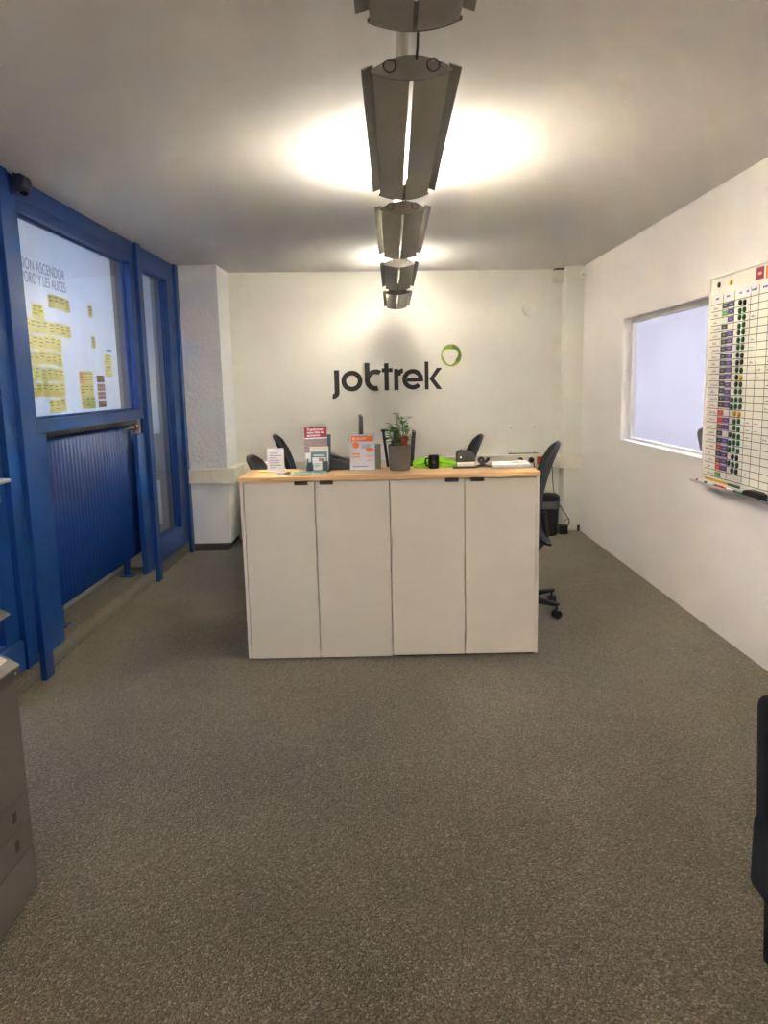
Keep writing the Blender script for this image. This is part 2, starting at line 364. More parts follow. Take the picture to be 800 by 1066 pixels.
# black sensor under the ceiling on the blue frame
t = thing('wall_sensor', 'black rounded sensor at the top of the blue partition under the ceiling', 'sensor', (-1.812, 4.075, 2.53))
m = MB()
vs = []; N = 10
prof = [(0, .04), (.034, .04), (.05, .025), (.054, .0), (.046, -.028), (.024, -.045), (0, -.05)]
m.prism(prof, -.045, .045, 'y'); m.build('sensor_body', M['navy'], t, bevel=.01, seg=3)
m = MB(); m.box(-.0, .004, -.05, .05, -.02, .043); m.build('mounting_plate', M['black'], t, bevel=.003)
m = MB(); m.lathe([(0, .0), (.02, 0), (.022, -.006), (.012, -.014), (0, -.016)], (.028, 0, -.043), 16); m.build('lens', M['screen'], t, smooth=True)

# ---- translucent sheet behind the wide window, sticky notes on it
SX = -1.909
m = MB(); NY = 36
for i in range(NY+1):
    y = 4.06 + (5.635-4.06)*i/NY
    x = SX - .003 + .0012*math.sin(i*1.7) - (.004 if i % 9 == 4 else 0)
    m.v += [(x, y, 1.33), (x+.001*math.sin(i*.9), y, 1.9), (x, y, 2.42)]
for i in range(NY):
    for k in (0, 1): m.f.append([3*i+k, 3*i+3+k, 3*i+4+k, 3*i+1+k]); m.mi.append(0)
t = thing('paper_sheet', 'large thin white sheet hung behind the glass above the radiator', 'paper')
o = m.build('sheet', M['sheet'], t, smooth=True)
for body, y, z in (('VISION ASCENDOR', 4.165, 2.155), ('A PORO Y LES ALICES', 4.165, 2.085)):
    o = text_mesh('lettering', body, .083, M['faint_ink'], .0002); o.parent = t
    wd = max(v.co.x for v in o.data.vertices); k = .64/wd
    o.matrix_local = Matrix(((0, 0, 1, SX+.0005), (k, 0, 0, y), (0, 1, 0, z), (0, 0, 0, 1)))
tag(MB().box(-1.956, -1.953, 6.0, 6.70, 1.13, 2.5).build('hanging_sheet', M['sheet']), 'white sheet hung behind the upper part of the narrow blue window', 'paper')
tag(MB().box(-1.99, -1.987, 6.33, 6.72, .34, .72).build('poster', M['sheet']), 'small pale sheet low behind the narrow blue window', 'paper')
NG = 'sticky notes on the sheet behind the wide window'
def note(y0, y1, z0, z1, mm, label, tilt=0, scr=True, name='sticky_note', cat='sticky note', group=NG):
    cy, cz, hy, hz = (y0+y1)/2, (z0+z1)/2, (y1-y0)/2, (z1-z0)/2
    t = thing(name, label, cat, (SX+.0012, cy, cz), 0, group); t.rotation_euler = (tilt, 0, 0)
    m = MB(); lift = random.uniform(.0006, .0022)
    m.hexa([(0, -hy, -hz), (lift, -hy, -hz), (lift, hy, -hz), (0, hy, -hz), (0, -hy, hz), (.0006, -hy, hz), (.0006, hy, hz), (0, hy, hz)])
    m.build('note_paper', mm, t)
    if scr:
        q = MB()
        for k in range(random.randint(2, 3)):
            zz = hz*.55 - k*hz*.5; a = -hy*.7; wv = hy*random.uniform(.8, 1.4)
            q.hexa([(lift+.0002, a, zz), (lift+.0005, a, zz), (lift+.0005, a+wv, zz), (lift+.0002, a+wv, zz), (lift+.0002, a, zz+.005), (lift+.0005, a, zz+.005), (lift+.0005, a+wv, zz+.005), (lift+.0002, a+wv, zz+.005)])
        q.build('scribble', M['note_ink'], t)
ORD = ['first', 'second', 'third', 'fourth', 'fifth', 'sixth', 'seventh', 'eighth', 'ninth', 'tenth', 'eleventh', 'twelfth', 'thirteenth', 'fourteenth', 'fifteenth', 'sixteenth', 'seventeenth', 'eighteenth', 'nineteenth', 'twentieth', 'twenty-first', 'twenty-second', 'twenty-third', 'twenty-fourth', 'twenty-fifth']
rows = [(4.535, 4, 1.975), (4.318, 2, 1.905), (4.205, 8, 1.822), (4.205, 6, 1.735), (4.205, 6, 1.648), (4.205, 6, 1.560), (4.205, 6, 1.472), (4.43, 3, 1.385)]
for i, (y, n_, z) in enumerate(rows):
    for k in range(n_):
        yy = y + k*.0775 + random.uniform(-.004, .004); dz = random.uniform(-.006, .006) - .003*k*0
        note(yy, yy+.075, z+dz, z+dz+.076, M['note'], 'yellow sticky note %s from left in the %s row of the big note block' % (ORD[k], ORD[i]), random.uniform(-.09, .05))
note(5.135, 5.21, 1.973, 2.05, M['note'], 'lone yellow sticky note, upper one right of the big note block')
note(5.15, 5.22, 1.776, 1.852, M['note'], 'lone yellow sticky note, lower one right of the big note block')
note(5.36, 5.50, 1.672, 1.748, M['note'], 'wide yellow sticky note under the teal tag, upper of two', scr=True)
note(5.36, 5.50, 1.597, 1.671, M['note'], 'wide yellow sticky note under the teal tag, lower of two', scr=True)
names3 = (('top', 1.548), ('middle', 1.468), ('bottom', 1.388))
for i, (w_, z) in enumerate(names3):
    for k in range(3):
        mm = M['note_pink'] if (i == 0 and k == 0) else (M['note_green'] if i == 2 and k > 0 else M['note'])
        cn = 'peach' if mm is M['note_pink'] else 'lime green' if mm is M['note_green'] else 'yellow'
        yy = 4.895 + k*.0775 + (.01 if i == 2 else 0)
        note(yy, yy+.074, z, z+.076, mm, '%s sticky note, %s in %s row of the block beside brown prints' % (cn, ORD[k], w_), random.uniform(-.06, .03))
tag_o = MB().box(SX+.001, SX+.002, 5.415, 5.52, 1.767, 1.78).build('paper_tag', mat('teal_tag', (64, 148, 158), .6)); tag(tag_o, 'small teal tag on the sheet above the wide yellow notes', 'tag')
M['brown_print'] = mat('brown_print', (120, 84, 80), .6, var=(70, .6))
for i, z in enumerate((1.556, 1.499, 1.446, 1.390)):
    t = thing('photo_print', 'small brown photo print on the sheet, %s of a column of four' % ORD[i], 'photo', (SX+.001, 5.262, z+.023), 0, 'brown prints on the sheet')
    MB().box(0, .001, -.068, .068, -.022, .022).build('print_paper', M['brown_print'], t)
    q = MB()
    for k in range(6): q.box(.0011, .0016, -.06+k*.02, -.047+k*.02, -.014+.01*(k % 2), .006+.008*((k*7) % 3 % 2))
    q.build('picture', M['note_pink'], t)

# ------------------------------------------------------------------ radiator
t = thing('radiator', 'blue ribbed radiator standing on feet under the sticky-note window', 'radiator', (-1.98, 5.2, .11))
m = MB(); y = 4.40
NF = 29
for k in range(NF):
    yy = 4.42 + (5.97-4.42)*k/(NF-1) - 5.2
    pr = [(.0185*math.cos(a), .05*math.sin(a)) for a in [2*PI*j/12 for j in range(12)]]
    pr = [(yy+q[0], q[1]) for q in pr]
    m.add([(p[1], p[0], .13+.012) for p in pr]+[(p[1], p[0], 1.105) for p in pr]+[(p[1]*.6, yy+(p[0]-yy)*.6, 1.122) for p in pr]+[(p[1]*.6, yy+(p[0]-yy)*.6, .13) for p in pr],
          [(j, (j+1) % 12, 12+(j+1) % 12, 12+j) for j in range(12)] + [(12+j, 12+(j+1) % 12, 24+(j+1) % 12, 24+j) for j in range(12)] + [list(range(24, 36))] + [(36+j, 36+(j+1) % 12, (j+1) % 12, j) for j in range(12)] + [list(range(36, 48))])
m.tube([(0, -.80, .18), (0, .79, .18)], .022, 10); m.tube([(0, -.80, 1.06), (0, .79, 1.06)], .022, 10)
m.build('ribs', M['blue_dark'], t, smooth=True)
for y in (-.73, .50):
    q = MB(); q.box(-.02, .02, y-.02, y+.02, .006, .16); q.box(-.05, .05, y-.045, y+.045, 0, .008); q.build('foot', M['blue_dark'], t, bevel=.002)
q = MB(); q.tube([(0, .78, 1.06), (0, .83, 1.06), (.04, .86, 1.07)], .012, 10); q.build('pipe', M['alu'], t, smooth=True)
q = MB(); q.lathe([(0, -.012), (.024, -.012), (.026, 0), (.026, .045), (.022, .055), (0, .055)], (.112, .555, 1.118), 18, 'y'); q.build('valve_knob', M['brass'], t, smooth=True)
q = MB(); q.tube([(.112, .545, 1.118), (.10, .52, 1.118), (.03, .515, 1.09)], .013, 10); q.build('valve_stem', M['alu'], t, smooth=True)

# ------------------------------------------------------------------ cable duct along pier, back wall and pilaster
t = thing('trim_4', 'white cable duct running around pier, back wall and right pilaster', None); t['kind'] = 'structure'
D = .062
p0 = (-1.838, 7.088); p1 = (-1.468, 7.088); p2 = bw(0, 0)[:2]
m = MB()
m.box(-1.838, -1.40, 7.03, 7.09, .64, .77)
q3 = bw(.066, 0, 0); 
m.hexa([(-1.468, 7.09, .64), (-1.40, 7.09, .64), (-1.40, 7.66, .64), (-1.468, 7.66, .64), (-1.468, 7.09, .77), (-1.40, 7.09, .77), (-1.40, 7.66, .77), (-1.468, 7.66, .77)])
A_, B_, C_, E_ = bw(.062, 0, .062), bw(3.20, 0, .062), bw(3.20, 0, .001), bw(.062, 0, .001)
m.hexa([(p[0], p[1], .64) for p in (A_, B_, C_, E_)] + [(p[0], p[1], .77) for p in (A_, B_, C_, E_)])
m.hexa([(1.70, 7.615, .64), (1.765, 7.615, .64), (1.765, 7.86, .64), (1.70, 7.86, .64), (1.70, 7.615, .77), (1.765, 7.615, .77), (1.765, 7.86, .77), (1.70, 7.86, .77)])
m.box(1.765, 1.934, 7.615, 7.679, .64, .77)
m.build('duct_body', M['white_plastic'], t, bevel=.006)
for bx in ((-1.52, -1.39, 7.022, 7.032, .634, .776), (-1.60, -1.592, 7.022, 7.032, .638, .772), (1.79, 1.80, 7.609, 7.616, .638, .772)):
    m = MB(); m.box(*bx); m.build('joint_cover', M['white_plastic'], t, bevel=.003)
# outlets on the duct
t = thing('wall_outlet', 'white double socket with black plugs on the cable duct', 'socket', bw(2.875, .705, .062), BA)
MB().box(-.10, .10, -.012, 0, -.045, .045).build('face_plate', M['white_plastic'], t, bevel=.004)
for x in (-.055, .055):
    q = MB(); q.lathe([(0, .0), (.028, 0), (.03, -.012), (.024, -.03), (0, -.032)], (x, -.012, .01), 16, 'y'); q.build('plug', M['black'], t, smooth=True)
    q = MB(); q.tube([(x, -.035, .01), (x+.012, -.055, .0), (x+.02, -.06, -.04), (x+.02, -.05, -.12)], .005, 8); q.build('cord', M['black'], t, smooth=True)
t = thing('red_outlet', 'orange-red socket on the cable duct beside the office chair', 'socket', bw(3.03, .705, .062), BA)
MB().box(-.038, .038, -.014, 0, -.04, .04).build('face_plate', M['red'], t, bevel=.004)
q = MB(); q.lathe([(.02, -.0142), (.022, -.017), (.024, -.0142)], (0, 0, 0), 18, 'y'); q.build('socket_ring', M['red'], t, smooth=True)

# faint plates on the back wall
t = thing('blank_panel', 'faint white cover panel on the back wall above the red socket', 'panel', bw(2.86, .92, 0), BA)
MB().box(-.155, .155, -.006, 0, -.14, .14).build('plate', M['wall_back'], t, bevel=.002)
q = MB(); q.box(-.15, .16, -.012, -.004, -.147, -.139); q.build('lower_ledge', M['dark_base'], t)
q = MB()
for x in (-.12, .12):
    for z in (-.128, .12): q.lathe([(0, -.011), (.006, -.011), (.007, -.006)], (x, 0, z), 10, 'y')
q.build('screws', M['silver'], t)
t = thing('round_cover', 'round white cover plate high on the back wall', 'cover plate', bw(2.92, 2.19, 0), BA)
q = MB(); q.lathe([(0, -.008), (.062, -.008), (.067, -.004), (.068, 0)], (0, 0, 0), 32, 'y'); q.build('disc', M['wall_back'], t, smooth=True)
t = thing('junction_box', 'white box under the ceiling at the top of the right pilaster', 'junction box', bw(3.205, 2.50, 0), BA)
MB().box(-.062, .062, -.10, 0, -.06, .055).build('box_body', M['white_plastic'], t, bevel=.006)
q = MB(); q.box(-.05, .055, -.095, -.003, .055, .072); q.build('top_bracket', M['dark_base'], t)
t = thing('small_detector', 'small white detector in the corner under the ceiling', 'detector', (1.90, 7.62, 2.485))
q = MB(); q.prism([(-.02, -.035), (.03, -.02), (.034, .03), (-.01, .045), (-.028, .0)], -.03, .058, 'y'); q.build('detector_body', M['white_plastic'], t, bevel=.008)
q = MB(); q.lathe([(0, -.006), (.012, -.004), (.014, 0)], (-.0, -.03, 0), 14, 'y'); q.build('lens', M['alu'], t, smooth=True)

# ------------------------------------------------------------------ logo on the back wall
t = thing('wall_logo', 'black lettering with a green ring on the back wall', 'logo', bw(0, 0, 0), BA)
U = lambda px: .965 + (px-82)*.002038
W = lambda pz: 1.44 + pz*.00196          # pz = zoomed pixels above the baseline
def ringpts(cx, cz, ro, ri, a0, a1, n=40, sx=1, sz=1):
    return ([(cx+ro*sx*math.cos(math.radians(a0+(a1-a0)*i/n)), cz+ro*sz*math.sin(math.radians(a0+(a1-a0)*i/n))) for i in range(n+1)],
            [(cx+ri*sx*math.cos(math.radians(a0+(a1-a0)*i/n)), cz+ri*sz*math.sin(math.radians(a0+(a1-a0)*i/n))) for i in range(n+1)])
L = MB(); DT = .006
def band(o_, i_):
    n_ = len(o_)
    P = lambda q, d: (U(q[0]), -d, W(q[1]))
    L.add([P(q, .001) for q in o_]+[P(q, .001) for q in i_]+[P(q, DT) for q in o_]+[P(q, DT) for q in i_],
          [(k, k+1, n_+k+1, n_+k) for k in range(n_-1)] + [(2*n_+k, 2*n_+k+1, 3*n_+k+1, 3*n_+k) for k in range(n_-1)] +
          [(k, k+1, 2*n_+k+1, 2*n_+k) for k in range(n_-1)] + [(n_+k, n_+k+1, 3*n_+k+1, 3*n_+k) for k in range(n_-1)] +
          [(0, n_, 3*n_, 2*n_), (n_-1, 2*n_-1, 4*n_-1, 3*n_-1)])
def poly(pts, d=0): L.prism([(U(x), W(z)) for x, z in pts], -DT-d, -.001, 'y')
# j (no dot)
poly([(88, -4), (112, -4), (112, 105), (88, 105)])
band(*ringpts(80, -4, 32, 8, -96, 0, 16))
# o
band(*ringpts(173, 50, 51, 28, 0, 360, 56))
# b joined to the t: ascender flowing into an open bowl
poly([(236, 50), (259, 50), (259, 137), (236, 137)])
band(*ringpts(288, 52, 53, 29, 58, 180, 30)); band(*ringpts(288, 52, 53, 29, 180, 284, 30))
# t with its bar
poly([(330, 0), (351, 0), (351, 134), (330, 134)]); poly([(318, 90), (370, 90), (370, 110), (318, 110)], .0003)
# r
poly([(377, 0), (398, 0), (398, 105), (377, 105)]); band(*ringpts(422, 72, 35, 13, 92, 180, 16))
# e
band(*ringpts(468, 52, 51, 29, 2, 318, 50)); poly([(440, 40), (519, 40), (519, 58), (440, 58)], .0003)
# k
poly([(527, 0), (545, 0), (545, 138), (527, 138)])
poly([(549, 52), (586, 106), (611, 106), (572, 54), (611, 0), (586, 0)])
L.build('lettering', M['logo_black'], t)
g = MB(); n_ = 60; cu, cz = U(657), 1.766
out = [(cu+.101*math.cos(2*PI*k/n_), cz+.107*math.sin(2*PI*k/n_)) for k in range(n_)]
def inner(a):   # rounded triangle pointing down, shifted left
    r3 = .071*(1 + .13*math.cos(3*(a+PI/2)))
    return (cu-.010+r3*math.cos(a)*1.08, cz-.006+r3*math.sin(a)*1.06)
inn = [inner(2*PI*k/n_) for k in range(n_)]
v = [(p[0], -.001, p[1]) for p in out]+[(p[0], -.001, p[1]) for p in inn]+[(p[0], -DT, p[1]) for p in out]+[(p[0], -DT, p[1]) for p in inn]
fs = []
for k in range(n_):
    j = (k+1) % n_
    fs += [(k, j, n_+j, n_+k), (2*n_+k, 2*n_+j, 3*n_+j, 3*n_+k), (k, j, 2*n_+j, 2*n_+k), (n_+k, n_+j, 3*n_+j, 3*n_+k)]
g.add(v, fs)
for fi in range(len(fs)):
    k = fi//4
    g.mi[fi] = 1 if (k < 13 or k > 52) else 0
g.build('ring', [M['logo_green'], M['logo_olive']], t)

# ------------------------------------------------------------------ pendant lamps
LX = lambda y: .060 + .0088*y
def make_lamp(name, label, yc, lit):
    t = thing(name, label, 'pendant light', (LX(yc), yc, 2.19), -.0088, 'row of pendant lamps')
    HL = .585
    def arc(x):  return .018*(x/.092)**2             # underside, lowest at the middle
    for s in (-1, 1):                                # two curved bottom panels with a slit between
        m = MB(); K = 8
        for k in range(K+1):
            x = s*(.0045 + (.089-.0045)*k/K)
            for y in (-HL, HL):
                m.v += [(x, y, arc(x)), (x, y, arc(x)+.0025)]
        for k in range(K):
            a = 4*k; c = a+4
            m.f += [[a, c, c+2, a+2], [a+1, a+3, c+3, c+1], [a, a+1, c+1, c], [a+2, c+2, c+3, a+3]]; m.mi += [0]*4
        m.f += [[0, 2, 3, 1], [4*K, 4*K+1, 4*K+3, 4*K+2]]; m.mi += [0, 0]
        m.build('bottom_panel', M['lamp'], t)
        m = MB(); HW = HL-.01                        # side fin, set above the panel and drooping outwards
        m.hexa([(s*.089, -HW, .036), (s*.117, -HW, .026), (s*.117, HW, .026), (s*.089, HW, .036), (s*.089, -HW, .039), (s*.117, -HW, .029), (s*.117, HW, .029), (s*.089, HW, .039)])
        m.build('side_fin', M['lamp'], t)
        # end plate: lens outline with two tube sockets
        m = MB(); pts = [(x, arc(x)-.002) for x in [(-.094+.188*i/16) for i in range(17)]]
        pts += [(x, .052-.030*(x/.094)**2) for x in [(.094-.188*i/16) for i in range(17)]]
        y0, y1 = (-HL-.004, -HL) if s < 0 else (HL, HL+.004)
        m.prism(pts, y0, y1, 'y'); ep = m.build('end_plate', M['lamp_end'], t)
        for x in (-.05, .05):
            m = MB(); m.lathe([(.0125, y0-.0005 if s < 0 else y1+.0005), (.0140, y0-.002 if s < 0 else y1+.002), (.0155, y0-.0005 if s < 0 else y1+.0005)], (x, 0, .030), 20, 'y')
            m.build('socket', M['black'], ep)
    TL = .30                                         # half length of the inner trough that holds the tubes
    m = MB()
    for s in (-1, 1):
        m.hexa([(s*.034, -TL, .030), (s*.0355, -TL, .030), (s*.0355, TL, .030), (s*.034, TL, .030), (s*.041, -TL, .092), (s*.0425, -TL, .092), (s*.0425, TL, .092), (s*.041, TL, .092)])
        m.box(*sorted((s*.014, s*.0355)), -TL, TL, .0290, .0300)
    m.build('reflector', M['reflector'], t)
    for x in (-.0235, .0235):
        m = MB(); m.tube([(x, -TL+.01, .042), (x, TL-.01, .042)], .0075, 10); m.build('fluorescent_tube', M['tube_on' if yc < 5 else 'tube_dim'] if lit else M['tube_off'], t, smooth=True)
    if lit:                                          # the tubes' light leaving the open top
        for nm, sx, sp, pw in (('beam', .06, 58, 92 if yc < 5 else 34), ('glow', .16, 180, 25 if yc < 5 else 10)):
            ld = bpy.data.lights.new('tube_light_'+nm, 'AREA'); ld.shape = 'RECTANGLE'; ld.size = sx; ld.size_y = .75; ld.energy = pw; ld.color = (1, .945, .82); ld.spread = math.radians(sp)
            lo = bpy.data.objects.new('tube_light_'+nm, ld); COL.objects.link(lo); lo.parent = t; lo.rotation_euler = (PI, 0, 0); lo.location = (0, 0, .096)
    m = MB(); m.tube([(.012, -HL-.004, .045), (.013, -HL-.05, .05), (.012, -HL-.13, .075), (.012, -HL-.20, .085)], .003, 6); m.build('power_cable', M['black'], t, smooth=True)
    for y in (-.565, .565): MB().box(-.086, .086, y-.006, y+.006, .020, .028).build('cross_bracket', M['lamp_end'], t)
    return t
for i, (yc, lit) in enumerate(((1.08, 0), (2.505, 0), (3.93, 1), (5.40, 0), (6.86, 1))):
    make_lamp('pendant_lamp', ('grey louvred pendant lamp cut off by the top of the photo', 'second grey pendant lamp from the camera, largest seen whole',
        'third grey pendant lamp from the camera, its glow on the ceiling', 'fourth grey pendant lamp from the camera, second smallest of the row', 'farthest grey pendant lamp, just before the back wall')[i], yc, lit)
t = thing('mounting_rail', 'pale metal tube joining the row of pendant lamps under the ceiling', 'rail')
m = MB(); m.tube([(LX(.4)-.018, .4, 2.311), (LX(7.45)-.018, 7.45, 2.311)], .015, 14); m.build('rail', M['white_plastic'], t, smooth=True)
for y in (.8, 2.5, 3.93, 5.4, 7.0):
    m = MB(); m.tube([(LX(y)-.018, y, 2.326), (LX(y)-.018, y, CZ)], .0012, 6); m.build('suspension_wire', M['alu'], t)

for k, x in enumerate((-.95, .95)):  # unseen fill panels, added to bounce warm light off the front wall
    t = thing('unseen_ceiling_lamp', ('added warm fill panel on the ceiling behind the camera, partition side', 'added warm fill panel on the ceiling behind the camera, whiteboard side')[k], 'ceiling light', (x, -2.2, CZ))
    MB().box(-.62, .62, -.17, .17, -.05, 0).build('lamp_housing', M['white_plastic'], t)
    MB().box(-.6, .6, -.15, .15, -.057, -.051).build('diffuser', M['warm_fill'], t)

struct(MB().box(-1.75, 1.75, -1.98, -1.96, 2.27, CZ).build('fill_light_shield', M['white_paint']), 'added white board shielding the fill panels behind the camera')  # unseen board added to stop the fill panels' direct light

# ------------------------------------------------------------------ counter
CF = 4.106
for i, (x0, x1, dz) in enumerate(((-.790, .0115, -.004), (.0125, .814, 0))):
    t = thing('storage_cabinet', ('greige two-door cabinet under the left half of the oak counter', 'greige two-door cabinet under the right half of the oak counter')[i], 'cabinet', ((x0+x1)/2, CF, 0), 0, 'counter cabinets')
    h = (x1-x0)/2
    m = MB(); m.box(-h, -h+.017, .018 if i == 1 else 0, .385, .012, .999).box(h-.017, h, .018 if i == 0 else 0, .385, .012, .999).box(-h+.017, h-.017, .375, .385, .012, .999).box(-h+.017, h-.017, .02, .375, .012, .03).box(-h+.017, h-.017, .02, .375, .978, .999)
    m.build('body', M['cab_edge'], t, bevel=.0015)
    MB().box(-h+.02, h-.02, .03, .36, 0, .0118).build('plinth', M['black_matte'], t)
    for s in (-1, 1):
        a, c = (-h+.019, -.0024) if s < 0 else (.0024, h-.019)
        if i == 0 and s < 0: a = -h+.021
        if i == 0 and s > 0: c = h-.002
        if i == 1 and s < 0: a = -h+.002
        d = MB().box(a, c, -.002, .017, .016+dz, .992).build('door', M['cabinet'], t, bevel=.0012)
        hx = -.068 if s < 0 else .068
        if i == 0: hx += -.004
        q = MB(); q.box(hx-.036, hx+.036, -.010, .012, .9925, .9975).box(hx-.036, hx+.036, -.0105, -.0065, .978, .9975)
        q.build('handle', M['black'], d, bevel=.001)
o = MB().box(-.797, .818, CF-.018, 4.487, 1.0005, 1.0255).build('countertop', M['oak'], None, bevel=.003)
tag(o, 'oak worktop lying across the two greige cabinets', 'worktop')
TOP = 1.0257

# ------------------------------------------------------------------ things on the counter
def plate(m, x0, x1, y0, y1, z0, z1): m.box(x0, x1, y0, y1, z0, z1)
# sticky pad
t = thing('note_pad', 'yellow-orange note pad lying at the left end of the counter', 'note pad', (-.675, 4.35, TOP), .15)
MB().box(-.05, .05, -.038, .038, 0, .006).build('pad', mat('apricot_pad', (244, 198, 120), .7), t, bevel=.001)
MB().box(-.05, .05, -.036, .036, .0062, .0068).build('top_sheet', M['note'], t)
# tent card
t = thing('tent_card', 'white folded card with lines of text at the left of the counter', 'card', (-.625, 4.36, TOP), .02)
m = MB(); m.hexa([(-.048, -.028, 0), (.045, -.028, 0), (.045, -.027, 0), (-.048, -.027, 0), (-.048, .0, .132), (.045, .0, .132), (.045, .001, .132), (-.048, .001, .132)])
m.hexa([(-.048, .026, 0), (.045, .026, 0), (.045, .027, 0), (-.048, .027, 0), (-.048, .0, .132), (.045, .0, .132), (.045, .001, .132), (-.048, .001, .132)])
m.build('card_sheet', M['lilac_paper'], t)
m = MB()
for k in range(8):
    f_ = .88-k*.1; y = -.028*(1-f_) - .0008; z = .132*f_; wv = (.062, .05, .066, .04, .06, .052, .064, .034)[k]
    m.box(-.036, -.036+wv, y-.0004, y, z, z+.0035)
m.build('text_lines', M['ink_light'], t)
# flat brochures
for i, (x0, x1, y0, y1, rz, z0, mm, lab) in enumerate(((-.105, .105, -.07, .07, .28, 0, M['silver'], 'grey brochure at the bottom of the flat brochures on the counter'),
        (-.105, .105, -.07, .07, -.06, .0032, M['ink'], 'dark brochure in the middle of the flat brochures on the counter'), (-.09, .105, -.065, .06, .06, .0064, M['green_print'], 'pale green brochure on top of the flat brochures on the counter'))):
    t = thing('brochure', lab, 'brochure', ((-.50, -.455, -.435)[i], (4.225, 4.205, 4.20)[i], TOP+z0), rz, 'flat brochures')
    MB().box(x0, x1, y0, y1, 0, .0026).build('pages', M['paper'], t); MB().box(x0-.001, x1+.001, y0-.001, y1+.001, .0027, .0030).build('cover', mm, t)
    if i == 2:
        m = MB(); m.box(x0+.02, x1-.08, y0+.02, y1-.02, .0031, .0034); m.box(x1-.07, x1-.015, y0+.015, y1-.05, .0031, .0034); m.build('cover_print', M['teal_print'], t)
# brochure holder with leaflets
hx, hy = -.385, 4.335
t = thing('brochure_holder', 'dark teal standing brochure holder filled with leaflets', 'brochure holder', (hx, hy, TOP), -.05)
m = MB(); lean = .05
m.hexa([(-.062, .03, 0), (.066, .03, 0), (.066, .034, 0), (-.062, .034, 0), (-.062, .03+lean, .20), (.066, .03+lean, .20), (.066, .034+lean, .20), (-.062, .034+lean, .20)])
m.box(-.062, .066, -.055, .03, 0, .004)
m.hexa([(.062, -.05, 0), (.066, -.05, 0), (.066, .033, 0), (.062, .033, 0), (.062, .0, .07), (.066, .0, .07), (.066, .05, .07), (.062, .05, .07)])
m.hexa([(-.062, -.05, 0), (-.058, -.05, 0), (-.058, .033, 0), (-.062, .033, 0), (-.062, .0, .07), (-.058, .0, .07), (-.058, .05, .07), (-.062, .05, .07)])
m.build('holder', M['teal'], t)
m = MB(); m.box(-.05, -.024, -.056, -.0505, .004, .055); m.box(.026, .062, -.056, -.0505, .004, .06); m.box(-.05, .062, -.056, -.052, .004, .012); m.build('front_pocket', M['teal'], t, bevel=.001)
t = thing('leaflet', 'tall crimson headed leaflet at the back of the teal holder', 'leaflet', (hx-.006, hy+.012, TOP+.0045), -.05, 'leaflets in the teal holder')
t.rotation_euler = (-.2, -.03, -.05)
MB().box(-.068, .06, 0, .003, 0, .245).build('sheet', M['paper'], t)
MB().box(-.068, .06, -.0006, 0, .185, .245).build('heading', M['crimson'], t)
MB().box(-.068, .06, -.0006, 0, .10, .168).build('picture', M['photo'], t)
MB().box(-.068, .06, -.0006, 0, .168, .178).build('picture_strip', M['ink_light'], t)
for k, tx in enumerate(('Transformez', 'votre idée en', 'entreprise')):
    o = text_mesh('title', tx, .019, M['paper'], .0002, bold=.0004); o.parent = t
    o.matrix_local = Matrix(((.93, 0, 0, -.053), (0, 0, -1, -.0010), (0, 1, 0, .225-k*.0165), (0, 0, 0, 1)))
t = thing('leaflet', 'crimson edged leaflet standing in front of the tall leaflet in the teal holder', 'leaflet', (hx+.004, hy-.008, TOP+.0045), -.05, 'leaflets in the teal holder'); t.rotation_euler = (-.2, 0, -.05)
MB().box(-.052, .054, 0, .002, 0, .135).build('sheet', M['paper'], t); MB().box(-.052, .054, -.0005, 0, .118, .132).build('heading', mat('cream_print', (226, 214, 196), .6), t)
t = thing('leaflet', 'teal leaflet with a photo at the front of the teal holder', 'leaflet', (hx+.004, hy-.024, TOP+.0045), -.05, 'leaflets in the teal holder'); t.rotation_euler = (-.2, 0, -.05)
MB().box(-.045, .047, 0, .002, 0, .108).build('sheet', M['teal_print'], t)
MB().box(-.036, .040, -.0006, 0, .035, .075).build('picture', M['paper'], t)
MB().box(.0, .034, -.0009, -.0006, .04, .07).build('photo', mat('sepia_print', (150, 130, 100), .6, var=(80, .4)), t)
MB().box(-.03, .03, -.0006, 0, .083, .090).build('title_line', M['paper'], t)
t = thing('business_card', 'stack of white cards in the front pocket of the teal holder', 'card', (hx+.002, hy-.0625, TOP+.012), -.05); t.rotation_euler = (-.12, 0, -.05)
MB().box(-.024, .024, 0, .004, 0, .05).build('cards', M['paper'], t)
m = MB(); m.box(-.018, .012, -.0004, 0, .034, .037).box(-.018, .016, -.0004, 0, .026, .029).box(-.018, .006, -.0004, 0, .018, .021); m.build('text_lines', M['ink_light'], t)
# desk phone
t = thing('desk_phone', 'dark grey desk phone tilted beside the orange notice', 'phone', (-.268, 4.435, TOP), -.1)
m = MB(); m.hexa([(-.055, -.05, 0), (.07, -.05, 0), (.07, .05, 0), (-.055, .05, 0), (-.055, -.05, .075), (.06, -.05, .04), (.06, .05, .06), (-.055, .05, .09)]); m.build('phone_body', M['black'], t, bevel=.006)
m = MB(); m.hexa([(-.058, -.045, .078), (.045, -.045, .05), (.045, -.01, .054), (-.058, -.01, .083), (-.058, -.045, .098), (.045, -.045, .066), (.045, -.01, .07), (-.058, -.01, .103)]); m.build('handset', M['copier_dark'], t, bevel=.007, seg=3)
m = MB(); m.tube([(.05, -.03, .06), (.075, -.035, .075), (.085, -.02, .055), (.08, .0, .012)], .003, 8); m.build('cord', M['silver'], t, smooth=True)
